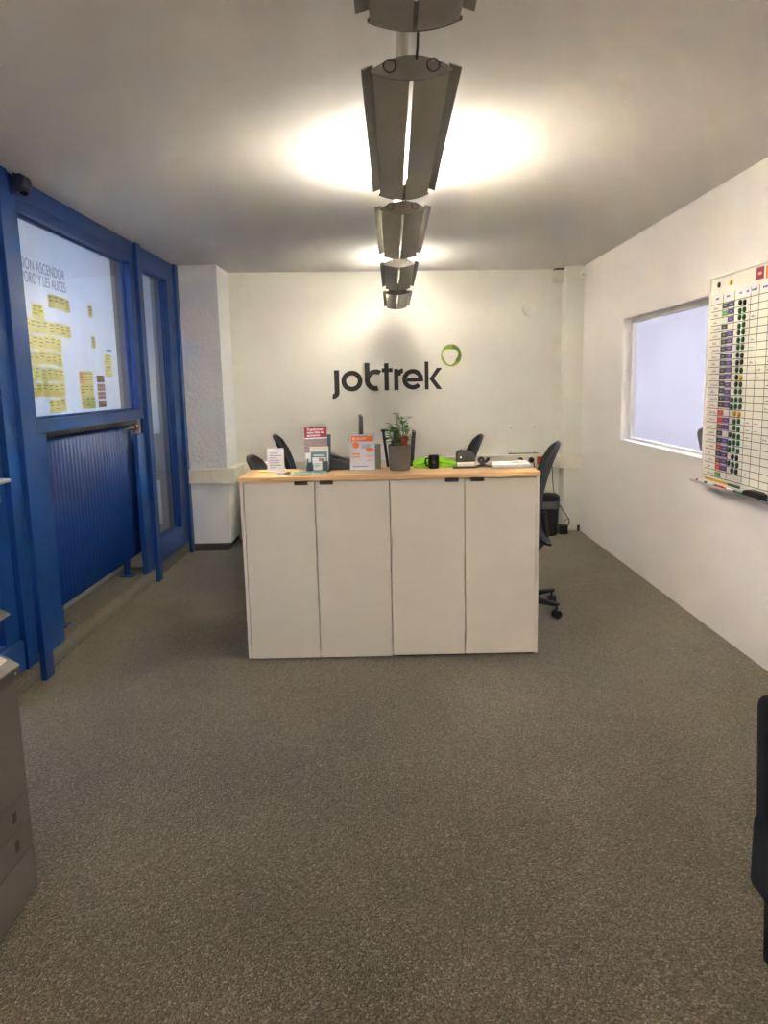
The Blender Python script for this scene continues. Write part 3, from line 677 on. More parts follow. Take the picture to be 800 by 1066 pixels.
# orange notice in an acrylic stand
t = thing('notice_stand', 'clear acrylic stand holding the white notice with orange blocks', 'sign holder', (-.135, 4.33, TOP), .0)
m = MB(); a = .03
m.hexa([(-.075, -.002, 0), (.075, -.002, 0), (.075, .000, 0), (-.075, .000, 0), (-.075, a-.002, .205), (.075, a-.002, .205), (.075, a, .205), (-.075, a, .205)])
m.hexa([(-.075, .0045, 0), (.075, .0045, 0), (.075, .0065, 0), (-.075, .0065, 0), (-.075, a+.0045, .205), (.075, a+.0045, .205), (.075, a+.0065, .205), (-.075, a+.0065, .205)])
m.box(-.075, .075, -.045, .055, -.0005, .002); m.build('stand', M['acrylic'], t)
t = thing('orange_notice', 'white notice with orange header and dots in the acrylic stand', 'notice', (-.135, 4.331, TOP+.003)); t.rotation_euler = (-.146, 0, 0)
MB().box(-.07, .07, 0.0006, .002, 0, .198).build('sheet', M['lilac_paper'], t)
m = MB(); m.box(-.062, .062, -.0002, .0005, .158, .190)
m.prism([(-.038+.017*math.cos(2*PI*k/24), .138+.017*math.sin(2*PI*k/24)) for k in range(24)], -.0002, .0005, 'y')
m.prism([(.040+.022*math.cos(2*PI*k/24), .112+.011*math.sin(2*PI*k/24)) for k in range(24)], -.0002, .0005, 'y')
m.build('orange_blocks', M['orange'], t)
m = MB(); m.box(-.058, -.015, -.0002, .0005, .083, .093).box(-.058, -.014, -.0002, .0005, .068, .076).box(.022, .055, -.0002, .0005, .072, .078).box(.024, .05, -.0002, .0005, .048, .053); m.build('salmon_lines', mat('salmon_print', (246, 160, 116), .6), t)
m = MB()
for k in range(4): m.box(-.005, .05-.006*k, -.0002, .0005, .150-k*.006-.012, .1525-k*.006-.012)
m.box(-.055, .03, -.0002, .0005, .016, .022); m.build('text_lines', M['ink_light'], t)
o = text_mesh('title', 'BE-SMART', .021, M['paper'], .0002); o.parent = t
o.matrix_local = Matrix(((.86, 0, 0, -.056), (0, 0, -1, -.0005), (0, 1, 0, .167), (0, 0, 0, 1)))
t = thing('magazine_file', 'grey-green file box standing behind the orange notice', 'file box', (-.055, 4.43, TOP))
m = MB(); m.box(-.03, .022, -.045, -.042, 0, .135).box(-.03, .022, .042, .045, 0, .135).box(-.03, -.027, -.045, .045, 0, .135).box(.019, .022, -.045, .045, 0, .10).box(-.03, .022, -.045, .045, 0, .003); m.build('box_body', mat('grey_green_card', (126, 128, 112), .7), t)
MB().box(-.024, .016, -.038, .038, .004, .12).build('papers', M['paper'], t)
# potted plant
px_, py_ = .074, 4.30
t = thing('potted_plant', 'green leafy plant in a dark grey round pot on the counter', 'plant', (px_, py_, TOP))
m = MB(); m.lathe([(0, 0), (.052, 0), (.056, .004), (.064, .135), (.064, .139), (.058, .139), (.057, .118), (0, .118)], (0, 0, 0), 40); m.build('pot', M['pot'], t, smooth=True)
m = MB(); m.lathe([(0, .1185), (.057, .1185), (.05, .124), (.02, .127), (0, .126)], (0, 0, 0), 24); m.build('soil', M['soil'], t, smooth=True)
def leaf(m, base, d, ln, wd, up, fold=.25):
    d = Vector(d).normalized(); sd = d.cross(Vector(up)).normalized(); nn = sd.cross(d).normalized()
    K = 6; vs = []
    for i in range(K+1):
        s_ = i/K; wv = wd*math.sin(PI*(.04+.93*s_)**.75)/2
        c_ = Vector(base) + d*ln*s_ - nn*ln*.28*s_*s_
        vs += [c_ - sd*wv + nn*wv*fold, c_ - nn*.0005, c_ + sd*wv + nn*wv*fold]
    m.add(vs, [(3*i, 3*i+1, 3*i+4, 3*i+3) for i in range(K)] + [(3*i+1, 3*i+2, 3*i+5, 3*i+4) for i in range(K)])
rnd = random.Random(5)
mst = MB(); ml = MB()
stems = [((-.02, -.01), (-.045, -.02, .255)), ((-.015, .01), (-.03, .01, .24)), ((-.01, -.02), (-.012, -.03, .225)), ((.0, .01), (.0, .0, .25)), ((-.03, .0), (-.055, .0, .215)), ((.012, .015), (.045, .02, .245)), ((.02, .0), (.05, -.01, .225))]
for (bx, by), tip in stems:
    p0 = Vector((bx, by, .124)); p1 = Vector(tip); mid = (p0+p1)/2+Vector((rnd.uniform(-.008, .008), 0, .012)); mst.tube([p0, mid, p1], [.0026, .0022, .0014], 6)
    for k in range(11):
        s_ = .2+.8*k/10; p = p0.lerp(p1, s_); a = rnd.uniform(0, 2*PI) if k % 2 else rnd.uniform(2.2, 4.6)
        ml.cur = 0 if rnd.random() < .7 else 1
        leaf(ml, p, (math.cos(a), math.sin(a), rnd.uniform(.1, .8)), rnd.uniform(.036, .054), rnd.uniform(.022, .032), (0, 0, 1))
p = [(.014, .005, .124), (.022, .004, .2), (.02, .002, .25), (.012, .0, .30)]
mst.tube(p, [.003, .0028, .0024, .0018], 6)
mst.tube([(.02, .002, .25), (.04, .0, .278), (.058, -.004, .292)], [.002, .0018, .0014], 6); mst.tube([(.018, .002, .265), (-.008, 0, .30), (-.022, 0, .312)], [.002, .0016, .0012], 6)
for bs, n_, ln in (((.020, .002, .262), 10, .042), ((.016, 0, .285), 6, .03), ((.058, -.004, .292), 4, .028), ((-.022, 0, .312), 4, .026), ((.03, -.002, .225), 8, .042)):
    for k in range(n_):
        a = 2*PI*k/n_+rnd.uniform(-.3, .3); ml.cur = 0 if rnd.random() < .5 else 1
        leaf(ml, bs, (math.cos(a), math.sin(a), rnd.uniform(.0, .7)), ln*rnd.uniform(.8, 1.1), ln*.6, (0, 0, 1))
mst.build('stems', M['stem'], t, smooth=True); ml.build('foliage', [M['leaf'], M['leaf_dark']], t, smooth=True)
t = thing('terracotta_pot', 'tiny terracotta pot sitting on the soil of the grey plant pot', 'flower pot', (px_+.026, py_-.022, TOP+.1285))
m = MB(); m.lathe([(0, 0), (.016, 0), (.021, .042), (.024, .042), (.0255, .056), (.0215, .056), (.02, .045), (0, .042)], (0, 0, 0), 22); m.build('pot', M['terra'], t, smooth=True)
# lime cloth
t = thing('lime_cloth', 'bright lime green cloth bag lying behind the black mug', 'cloth', (.285, 4.43, TOP))
m = MB(); K, J = 26, 10
for i in range(K+1):
    x = -.135+.27*i/K; h = .056*(1-abs((i/K-.42)/.62)**2.2)**.8 if abs((i/K-.42)/.62) < 1 else .004
    h = max(.006, h + .005*math.sin(i*1.3)*(.3 < i/K < .8))
    for j in range(J+1):
        a = PI*j/J; m.v.append((x, -.045*math.cos(a)*(1+.08*math.sin(i*.9)), h*math.sin(a)**.8 + .0005))
for i in range(K):
    for j in range(J): q = i*(J+1)+j; m.f.append([q, q+1, q+J+2, q+J+1]); m.mi.append(0)
m.f += [list(range(J+1)), [K*(J+1)+j for j in range(J+1)]]; m.mi += [0, 0]
m.build('cloth_body', M['lime'], t, smooth=True)
m = MB(); m.tube([(-.12, -.047, .016), (-.06, -.051, .03), (.0, -.050, .032), (.06, -.048, .024), (.12, -.046, .012)], .0025, 6); m.build('seam', mat('lime_seam', (112, 182, 22), .7), t, smooth=True)
# mug
t = thing('mug', 'black mug standing right of the plant pot', 'mug', (.265, 4.345, TOP))
m = MB(); m.lathe([(0, 0), (.026, 0), (.029, .004), (.030, .072), (.028, .074), (.026, .070), (.025, .006), (0, .006)], (0, 0, 0), 30); m.build('mug_body', M['black'], t, smooth=True)
m = MB(); m.tube([(-.029, 0, .058), (-.043, 0, .056), (-.048, 0, .038), (-.041, 0, .018), (-.029, 0, .015)], .0042, 8); m.build('handle', M['black'], t, smooth=True)
m = MB(); m.box(-.008, .010, -.0306, -.0296, .03, .045); m.build('emblem', M['steel_grey'], t)
# hole punch
t = thing('hole_punch', 'large grey and chrome hole punch on the counter', 'hole punch', (.445, 4.36, TOP))
MB().box(-.072, .062, -.045, .045, 0, .006).build('base_plate', M['black'], t, bevel=.003)
MB().box(-.052, .052, -.035, .03, .006, .036).build('chrome_body', M['chrome'], t, bevel=.004)
m = MB(); pr = [(-.053, .036), (.053, .036), (.054, .062), (.045, .082), (.02, .094), (-.02, .100), (-.043, .096), (-.052, .082)]
m.prism(pr, -.034, .028, 'y'); m.build('lever', M['steel_grey'], t, bevel=.006, seg=3)
m = MB(); m.box(-.034, -.024, -.0355, -.034, .055, .066); m.build('badge', M['paper'], t)
m = MB(); m.box(-.053, .053, -.036, .03, .0362, .042); m.build('gasket', M['black'], t)
# tape dispenser
t = thing('tape_dispenser', 'small black tape dispenser right of the hole punch', 'tape dispenser', (.548, 4.375, TOP), .0)
m = MB(); m.prism([(-.045, 0), (.042, 0), (.042, .008), (.018, .012), (.004, .022), (-.012, .020), (-.030, .012), (-.045, .008)], -.016, .016, 'y'); m.build('base', M['black'], t, bevel=.002)
m = MB(); m.lathe([(.003, -.006), (.016, -.007), (.020, -.008), (.020, .008), (.016, .007), (.003, .006)], (-.012, 0, .037), 22, 'y'); m.build('tape_roll', M['black'], t)
m = MB(); m.prism([(.002, .022), (.014, .02), (.036, .036), (.034, .052), (.020, .050)], -.007, .007, 'y'); m.build('cutter', M['black'], t, bevel=.001)
# paper tray
t = thing('letter_tray', 'clear letter tray holding loose papers at the right end of the counter', 'letter tray', (.70, 4.335, TOP), -.06)
m = MB(); m.box(-.115, .115, -.10, .10, 0, .0025).box(-.115, -.1125, -.10, .10, .0025, .02).box(.1125, .115, -.10, .10, .0025, .02).box(-.1125, .1125, .0975, .10, .0025, .02).box(-.1125, -.05, -.10, -.0975, .0025, .022).box(.05, .1125, -.10, -.0975, .0025, .022); m.build('tray', M['acrylic'], t)
for k in range(5):
    p = thing('paper', 'white paper %s from the bottom in the clear letter tray' % ORD[k], 'paper', (.70+rnd.uniform(-.006, .006), 4.335, TOP+.003+k*.0040), -.06+rnd.uniform(-.035, .035), 'papers in the letter tray')
    m = MB(); N = 8; cu_ = rnd.uniform(.001, .004)
    for i in range(N+1):
        x = -.098+.196*i/N; zz = .0014+cu_*(i/N)**2
        m.v += [(x, -.085, zz), (x, .085, zz+.0008)]
    for i in range(N): m.f.append([2*i, 2*i+2, 2*i+3, 2*i+1]); m.mi.append(0)
    m.build('sheet', M['lilac_paper'] if k % 2 else M['paper'], p, solid=.0022)
t = thing('crumpled_paper', 'crumpled white paper on top of the letter tray papers', 'paper', (.745, 4.34, TOP+.0215))
m = MB(); m.lathe([(0, 0), (.03, 0), (.05, .003), (.042, .010), (.022, .013), (0, .014)], (0, 0, 0), 14)
m.v = [(x*(1+.25*math.sin(9*x*40+y*70)), y*(1+.2*math.cos(x*90)), z*(1+.2*math.sin(x*120+y*80))) for x, y, z in m.v]
m.build('sheet', M['paper'], t)
m = MB()
for k in range(3): m.box(-.02, .012, -.01+k*.008, -.0075+k*.008, .0172, .0178)
m.build('text_lines', M['ink_light'], t)

# ------------------------------------------------------------------ desk behind the counter with monitors
t = thing('office_desk', 'white office desk hidden behind the counter', 'desk', (-.06, 5.10, 0))
MB().box(-.28, .36, -.33, .33, .715, .74).build('desktop', M['desk_white'], t, bevel=.003)
for x in (-.23, .31):
    for y in (-.27, .27):
        MB().box(x-.025, x+.025, y-.025, y+.025, 0, .7148).build('leg', M['alu'], t, bevel=.002)
def monitor(label, x, y, rz, zt, tilt, wd, mm):
    t = thing('monitor', label, 'monitor', (x, y, .7405), rz, 'monitors on the hidden desk')
    MB().box(-.06, .07, -.10, .10, 0, .012).build('base', M['black'], t, bevel=.004)
    m = MB(); m.box(-.02, .02, -.03, .03, .012, zt-.20); m.build('stand', M['black'], t, bevel=.004)
    h = .33; ct, stt = math.cos(tilt), math.sin(tilt)
    z0 = zt-h
    P = lambda dx, yy, s_: (.035+dx*ct-s_*stt, yy, z0+s_*ct+dx*stt)
    m = MB(); m.hexa([P(-.018, -wd, 0), P(.016, -wd, 0), P(.016, wd, 0), P(-.018, wd, 0), P(-.006, -wd, h), P(.016, -wd, h), P(.016, wd, h), P(-.006, wd, h)]); m.build('housing', mm, t, bevel=.003)
    m = MB(); m.hexa([P(.0162, -wd+.012, .015), P(.0168, -wd+.012, .015), P(.0168, wd-.012, .015), P(.0162, wd-.012, .015), P(.0162, -wd+.012, h-.012), P(.0168, -wd+.012, h-.012), P(.0168, wd-.012, h-.012), P(.0162, wd-.012, h-.012)]); m.build('screen', M['screen'], t)
    return t
monitor('dark monitor seen edge-on above the orange notice', -.143, 5.2, PI+.05, .557, .05, .2, M['steel_grey'])
monitor('grey monitor seen edge-on rising behind the plant', -.02+.075, 5.2, -.03, .557, .05, .2, M['silver'])
monitor('dark monitor leaning behind the right side of the plant pot', .178, 4.93, PI-.03, .465, .12, .12, M['copier_dark'])
t = thing('desk_lamp', 'thin black desk lamp stem left of the plant pot', 'desk lamp', (-.02, 4.85, .7405))
m = MB(); m.lathe([(0, 0), (.06, 0), (.062, .006), (.02, .014), (0, .014)], (.05, 0, 0), 22); m.build('base', M['black'], t, smooth=True)
m = MB(); m.tube([(.05, 0, .01), (.035, 0, .18), (.02, 0, .32), (.004, 0, .470), (-.004, 0, .478)], .009, 8); m.tube([(.012, 0, .42), (.055, 0, .432), (.09, 0, .428)], .006, 8); m.build('stem', M['black'], t, smooth=True)
m = MB(); m.box(-.012, .035, -.02, .02, .468, .482); m.build('lamp_head', M['black'], t, bevel=.004)

# ------------------------------------------------------------------ office chairs
def make_chair(label, drop=0):
    t = thing('office_chair', label, 'office chair', group='black mesh office chairs')
    prof = [(-.135, .50), (-.165, .545), (-.178, .62), (-.175, .72), (-.180, .82), (-.205, .93), (-.235, 1.02), (-.262, 1.085), (-.268, 1.10)]
    prof = [(-.215, .462), (-.19, .478), (-.158, .515), (-.140, .58), (-.142, .68), (-.155, .78), (-.180, .88), (-.212, .98), (-.245, 1.06), (-.258, 1.09), (-.262, 1.105)]
    wid = [.19, .27, .33, .37, .41, .43, .43, .41, .34, .24, .12]
    m = MB(); J = 12
    for (x, z), wv in zip(prof, wid):
        for j in range(J+1):
            u = -1+2*j/J; m.v.append((x + .045*(u*wv/.43)**2, u*wv/2, z))
    for i in range(len(prof)-1):
        for j in range(J): q = i*(J+1)+j; m.f.append([q, q+1, q+J+2, q+J+1]); m.mi.append(0)
    bk = m.build('backrest', M['black_mesh'], t, smooth=True, solid=.02, sub=1); 
    m = MB(); rim = []
    for (x, z), wv in zip(prof, wid): rim.append((x+.045*(wv/.43)**2, wv/2, z))
    rim += [(x+.045*(wv/.43)**2, -wv/2, z) for (x, z), wv in list(zip(prof, wid))[::-1]]
    rim.append(rim[0]); m.tube(rim, .011, 8); m.build('back_frame', M['black'], t, smooth=True)
    m = MB(); m.tube([(-.02, 0, .40), (-.13, 0, .41), (-.19, 0, .50), (-.175, 0, .66)], [.022, .02, .018, .014], 10); m.build('back_bracket', M['black'], t, smooth=True)
    m = MB(); K = 10
    for i in range(K+1):
        x = -.16+.44*i/K; wv = .235*(1-.55*max(0, (abs(i/K-.5)-.32)/.18)**2)
        for j in range(9):
            u = -1+2*j/8; m.v.append((x, u*wv, .475 - .03*max(0, (i/K-.75)/.25)**2 - .02*abs(u)**4))
    for i in range(K):
        for j in range(8): q = i*9+j; m.f.append([q, q+1, q+10, q+9]); m.mi.append(0)
    m.build('seat', M['black_mesh'], t, smooth=True, solid=.06)
    m = MB(); m.box(-.10, .12, -.11, .11, .39, .44); m.tube([(.03, -.10, .415), (.03, -.24, .41)], .006, 8); m.build('mechanism', M['black'], t, bevel=.006)
    m = MB(); m.tube([(0, 0, .09), (0, 0, .26)], .026, 14); m.tube([(0, 0, .26), (0, 0, .40)], .014, 14); m.build('gas_lift', M['black'], t, smooth=True)
    m = MB(); m.lathe([(0, .06), (.045, .06), (.045, .12), (.03, .13), (0, .13)], (0, 0, 0), 20)
    for k in range(5):
        a = 2*PI*k/5; c_, s_ = math.cos(a), math.sin(a)
        R2 = lambda r_, w_, z_: (r_*c_-w_*s_, r_*s_+w_*c_, z_)
        m.hexa([R2(.03, -.026, .075), R2(.315, -.017, .078), R2(.315, .017, .078), R2(.03, .026, .075), R2(.03, -.024, .125), R2(.315, -.015, .10), R2(.315, .015, .10), R2(.03, .024, .125)])
    m.build('star_base', M['black'], t, bevel=.006)
    for k in range(5):
        a = 2*PI*k/5; c_, s_ = .30*math.cos(a), .30*math.sin(a); q = MB()
        q.tube([(c_, s_, .04), (c_, s_, .079)], .008, 8)
        for w_ in (-.018, .018):
            ca, sa = math.cos(a+1.1), math.sin(a+1.1); cx, cy = c_-w_*sa, s_+w_*ca
            q.tube([(cx-.008*-sa*1, cy-.008*ca, .026), (cx+.008*-sa*1, cy+.008*ca, .026)], .026, 16)
        q.tube([(c_-.02*-math.sin(a+1.1), s_-.02*math.cos(a+1.1), .03), (c_+.02*-math.sin(a+1.1), s_+.02*math.cos(a+1.1), .03)], .016, 10)
        q.build('caster', M['black'], t, smooth=True)
    return t
ch = make_chair('black mesh office chair at the right end of the counter')
ch.location = (.845, 4.98, 0); ch.rotation_euler = (0, 0, PI-.13)
for c_ in ch.children:                      # swivel the star so its feet point as in the room
    if c_.name.split('.')[0] in ('star_base', 'caster'): c_.rotation_euler = (0, 0, math.radians(-43)-PI+.13+math.radians(0))
dup(ch, 'black mesh office chair half hidden behind the hole punch', (.455, 5.80, 0), PI-.01)
dup(ch, 'black mesh office chair peeking over the far left end of the counter', (-.685, 5.30, 0), -.06)
dup(ch, 'black mesh office chair behind the white folded card', (-.655, 6.36, 0), .05)
low = [o for o in bpy.data.objects if o.get('label', '').startswith('black mesh office chair peeking')][0]
for c_ in low.children:
    if c_.name.split('.')[0] in ('backrest', 'back_frame', 'back_bracket', 'seat', 'mechanism'): c_.location.z = -.075
dup(ch, 'dark office chair in the bright room behind the right window', (2.72, 6.02, 0), .25)
# pedestal and bin by the back wall
t = thing('drawer_pedestal', 'dark grey drawer pedestal beside the plaster pier behind the counter', 'pedestal', (-1.16, 7.20, 0), 0)
MB().box(-.205, .20, -.0, .36, .01, .60).build('body', M['copier_dark'], t, bevel=.004)
for k in range(3): MB().box(-.195, .19, -.018, -.001, .03+k*.19, .21+k*.19).build('drawer', M['copier_dark'], t, bevel=.002)
t = thing('waste_bin', 'black waste bin with a grey liner by the back wall', 'bin', (1.57, 7.50, 0))
m = MB(); m.lathe([(0, 0), (.092, 0), (.095, .005), (.112, .33), (.108, .33), (.09, .01), (0, .01)], (0, 0, 0), 30); m.build('bin_body', M['black'], t, smooth=True)
m = MB(); m.lathe([(.105, .30), (.1145, .27), (.116, .34), (.110, .352), (.100, .345), (.095, .20)], (0, 0, 0), 30)
m.v = [(x, y, z+.006*math.sin(7*math.atan2(y, x))*(z < .3)) for x, y, z in m.v]
m.build('bin_liner', M['bag_grey'], t, smooth=True)
m = MB(); m.lathe([(.116, .352), (.112, .385), (.09, .405), (.05, .412), (0, .413)], (0, 0, 0), 30); m.lathe([(.112, .34), (.119, .345), (.119, .36), (.112, .362)], (0, 0, 0), 30); m.build('bin_lid', M['black'], t, smooth=True)
t = thing('power_adapter', 'small black box with cables on the floor beside the waste bin', 'adapter', (1.735, 7.52, 0))
MB().box(-.045, .035, -.04, .06, 0, .09).build('adapter_body', M['black'], t, bevel=.006)
m = MB(); m.tube([(.0, 0, .09), (.01, 0, .13), (.045, .0, .155), (.065, .03, .11), (.04, .04, .05), (.055, .05, .005)], .004, 8); m.build('cable', M['copier_dark'], t, smooth=True)
t = thing('power_cable', 'thin cable hanging from the duct down beside the waste bin', 'cable')
m = MB(); m.tube([(1.66, 7.74, .66), (1.665, 7.72, .5), (1.67, 7.69, .40), (1.70, 7.66, .30), (1.765, 7.635, .20), (1.815, 7.62, .12), (1.80, 7.60, .07), (1.775, 7.58, .02), (1.78, 7.55, .006)], .0045, 8); m.build('cable_run', M['copier_dark'], t, smooth=True)
t = thing('floor_stub', 'small dark stub on the floor in the far right corner', 'pipe stub', (1.915, 7.655, 0))
m = MB(); m.lathe([(0, 0), (.014, 0), (.014, .05), (.009, .06), (0, .06)], (0, 0, 0), 14); m.build('stub', M['copier_dark'], t, smooth=True)

# ------------------------------------------------------------------ whiteboard
t = thing('whiteboard', 'white planning board with a ruled grid on the right wall', 'whiteboard', (XR, 3.75, 1.47))
X0 = -.028
y1 = 4.665-3.75; y0 = 2.95-3.75; z0 = .885-1.47; z1 = 2.062-1.47
MB().box(X0, -.001, y0+.01, y1-.01, z0+.008, z1-.008).build('board_panel', M['board'], t)
m = MB()
for bx in ((X0-.006, -.001, y1-.028, y1, z0, z1), (X0-.006, -.001, y0, y0+.028, z0, z1), (X0-.006, -.001, y0+.028, y1-.028, z1-.012, z1), (X0-.006, -.001, y0+.028, y1-.028, z0, z0+.012)): m.box(*bx)
m.build('board_frame', M['white_paint'], t, bevel=.003)
m = MB(); RP = .0392; RZ = 1.906-1.47; NR = 25; XG = X0-.0006
for k in range(NR+1): m.box(XG, X0, y0+.03, y1-.04, RZ-k*RP-.0017, RZ-k*RP+.0017)
for yy in (4.47, 4.325, 4.138, 4.046, 3.94, 3.84, 3.74, 3.64, 3.54, 3.44, 3.34, 3.24, 3.14): m.box(XG, X0, yy-3.75-.0022, yy-3.75+.0022, RZ-NR*RP, RZ+.05)
m.build('grid_lines', M['grid'], t)
m = MB(); rr = random.Random(3)
for k in range(NR):
    zc = RZ-(k+.55)*RP; y = 4.585-3.75; n_ = rr.randint(3, 6)
    for j in range(n_):                                # illegible handwritten entries
        a = y-j*.016; h = rr.choice((.008, .012, .016)); m.hexa([(XG, a-.011, zc-.006), (X0, a-.011, zc-.006), (X0, a, zc-.006+rr.uniform(-.003, .003)), (XG, a, zc-.006), (XG, a-.008, zc-.006+h*.5), (X0, a-.008, zc-.006+h*.5), (X0, a-.003, zc-.006+h), (XG, a-.003, zc-.006+h)])
    for yy in (4.12, 4.03, 3.925):
        if rr.random() < .3:
            for j in range(3): m.box(XG, X0, yy-3.75-.014*j-.010, yy-3.75-.014*j, zc-.006, zc-.003+rr.uniform(0, .006))
m.build('handwriting', M['ink_light'], t)['kind'] = 'stuff'
for yy, wv in ((4.545, .07), (4.405, .10), (4.245, .08), (4.165, .05), (4.105, .09), (3.985, .07), (3.88, .07)):
    MB().box(XG, X0, yy-3.75-wv/2, yy-3.75+wv/2, RZ+.012, RZ+.052).build('header_label', M['lilac_paper'], t)
m = MB()
for yy, n_ in ((4.545, 3), (4.405, 3), (4.245, 2), (4.165, 2), (4.105, 4), (3.985, 4)):
    for j in range(n_): m.box(XG-.0004, XG, yy-3.75+.022-j*.015-.010, yy-3.75+.022-j*.015, RZ+.026, RZ+.036)
m.build('lettering', M['ink'], t)
m = MB(); m.box(-.075, X0-.0062, y0, y1+.05, z0-.012, z0-.008).box(-.075, -.072, y0, y1+.05, z0-.008, z0+.002).box(-.034, -.001, y0, y1+.05, z0-.012, z0-.001); m.build('pen_tray', M['alu'], t, bevel=.001)
XM = XR+X0
def magnet_oval(y, z, mm, label, name='magnet'):
    t = thing(name, label, 'magnet', (XM, y, z), 0, 'round magnets on the whiteboard')
    q = MB(); q.lathe([(.0, -.010), (.011, -.0095), (.0145, -.007), (.0155, -.003), (.0155, -.0004)], (0, 0, 0), 18, 'x')
    q.build('magnet_cap', mm, t, smooth=True)
def label_mag(y, z, mm, label, wd=.072):
    t = thing('name_label', label, 'label', (XM-.0006, y, z), 0, 'magnetic labels on the whiteboard')
    MB().box(-.002, 0, -wd/2, wd/2, -.014, .014).build('strip', mm, t)
    if mm is not M['lab_pale']: MB().box(-.0024, -.002, -wd*.2, wd*.15, -.002, .0025).build('print', M['lab_text'], t)
G, K_, Y_ = 'mag_green', 'mag_dark', 'mag_yellow'
d_, p_, r_, b_, l_, e_ = 'lab_dark', 'lab_purple', 'lab_red', 'lab_brown', 'lab_lime', 'lab_pale'
tbl = [((d_, p_), (K_, K_)), ((l_, p_), (G, G)), ((e_, p_), (G, G)), ((d_, None), (G, G)), ((d_, p_), (G, G)), ((d_, p_), (G, G)), ((d_, p_), (G, G)), ((d_, p_), (K_, K_)), ((d_, p_), (K_, K_)), ((d_, p_), (G, G)),
       ((d_, p_), (K_, Y_)), ((d_, p_), (K_, K_)), ((d_, p_), (G, G)), ((d_, p_), (G, G, G)), ((d_, p_), (G, G, G)), ((r_, None), (Y_, Y_)), ((r_, p_), (G, G)), ((b_, p_), (G, G)), ((d_, None), (G, G, G)), ((d_, p_), (G, G, G)),
       ((r_, p_), (G, G, G)), ((d_, p_), (K_, K_)), ((b_, p_), (G, G, G)), ((r_, p_), (K_, K_)), ((l_, None), ())]
cn = {d_: 'dark green', p_: 'purple', r_: 'red', b_: 'brown-red', l_: 'leaf green', e_: 'pale', G: 'green', K_: 'blackish', Y_: 'yellow'}
for i, (labs, mags) in enumerate(tbl):
    z = 1.887-i*RP
    for k, lb in enumerate(labs):
        if lb: label_mag(4.437-k*.0745, z+rr.uniform(-.003, .003), M[lb], '%s %s label strip in %s row of the whiteboard' % (cn[lb], ('left', 'right')[k], ORD[i]))
    ys = (4.250, 4.198) if len(mags) == 2 else (4.295, 4.243, 4.190)
    nm = ('left', 'right') if len(mags) == 2 else ('left', 'middle', 'right')
    for k, mg in enumerate(mags): magnet_oval(ys[k], z+rr.uniform(-.003, .003)-.002, M[mg], '%s round magnet, %s one in %s row of the whiteboard' % (cn[mg], nm[k], ORD[i]))
magnet_oval(4.53, 2.011, M['mag_dark'], 'lone dark round magnet at the top corner of the whiteboard'); magnet_oval(4.375, 2.007, M['mag_yellow'], 'lone yellow round magnet at the top of the whiteboard')
for y, w_, z, h, mm, lb in ((4.046, .08, 2.01, .06, M['crimson'], 'crimson square card at the top of the whiteboard'), (3.945, .08, 2.006, .06, M['orange'], 'orange square card at the top of the whiteboard')):
    t = thing('magnetic_card', lb, 'card', (XM-.0006, y, z), 0, 'square cards on the whiteboard')
    MB().box(-.0015, 0, -w_/2, w_/2, -h/2, h/2).build('card', mm, t); MB().box(-.0019, -.0015, -w_*.22, w_*.22, -.008, .006).build('print', M['note_pink'], t)
tag(MB().box(XM-.006, XM-.0065+.0055, 4.29, 4.60, .8975, .915).build('magnet_bar', M['yellow_bar'], bevel=.002), 'long yellow magnet bar at the bottom of the whiteboard', 'magnet')
tag(MB().box(XM-.006, XM-.0065+.0055, 4.145, 4.287, .8975, .914).build('magnet_bar', M['green_bar'], bevel=.002), 'green magnet bar at the bottom of the whiteboard', 'magnet')
TZ = z0+1.47-.0078
def pen(y0_, y1_, cap, body, label, x):
    t = thing('marker_pen', label, 'pen', (XR+x, y0_, TZ+.0085), 0, 'pens in the whiteboard tray')
    L_ = y1_-y0_
    q = MB(); q.tube([(0, .0, 0), (0, .004, 0), (0, L_*.66, 0)], [.006, .008, .008], 12); q.build('barrel', body, t, smooth=True)
    q = MB(); q.tube([(0, L_*.66, 0), (0, L_*.95, 0), (0, L_, 0)], [.0086, .0082, .005], 12); q.build('cap', cap, t, smooth=True)
pen(4.55, 4.67, M['red_pen'], M['paper'], 'white pen with pinkish cap at the far end of the whiteboard tray', -.055)
pen(4.42, 4.545, M['black'], M['lilac_paper'], 'white pen with black cap in the whiteboard tray', -.055)
pen(4.285, 4.41, M['black'], M['red_pen'], 'red pen with black cap in the whiteboard tray', -.055)
pen(4.17, 4.275, M['red_pen'], M['paper'], 'white pen with red cap in the whiteboard tray', -.055)
pen(4.05, 4.16, M['black'], M['green_pen'], 'green pen in the whiteboard tray beside the eraser', -.055)
t = thing('board_eraser', 'black felt eraser in the whiteboard tray', 'eraser', (XR-.053, 3.925, TZ))
MB().box(-.017, .017, -.10, .10, .0, .014).build('felt_pad', M['black_matte'], t, bevel=.002)
q = MB(); q.prism([(-.105, .014), (.105, .014), (.10, .032), (.05, .042), (-.06, .042), (-.10, .034)], -.02, .02, 'x'); q.build('grip', M['black'], t, bevel=.006)

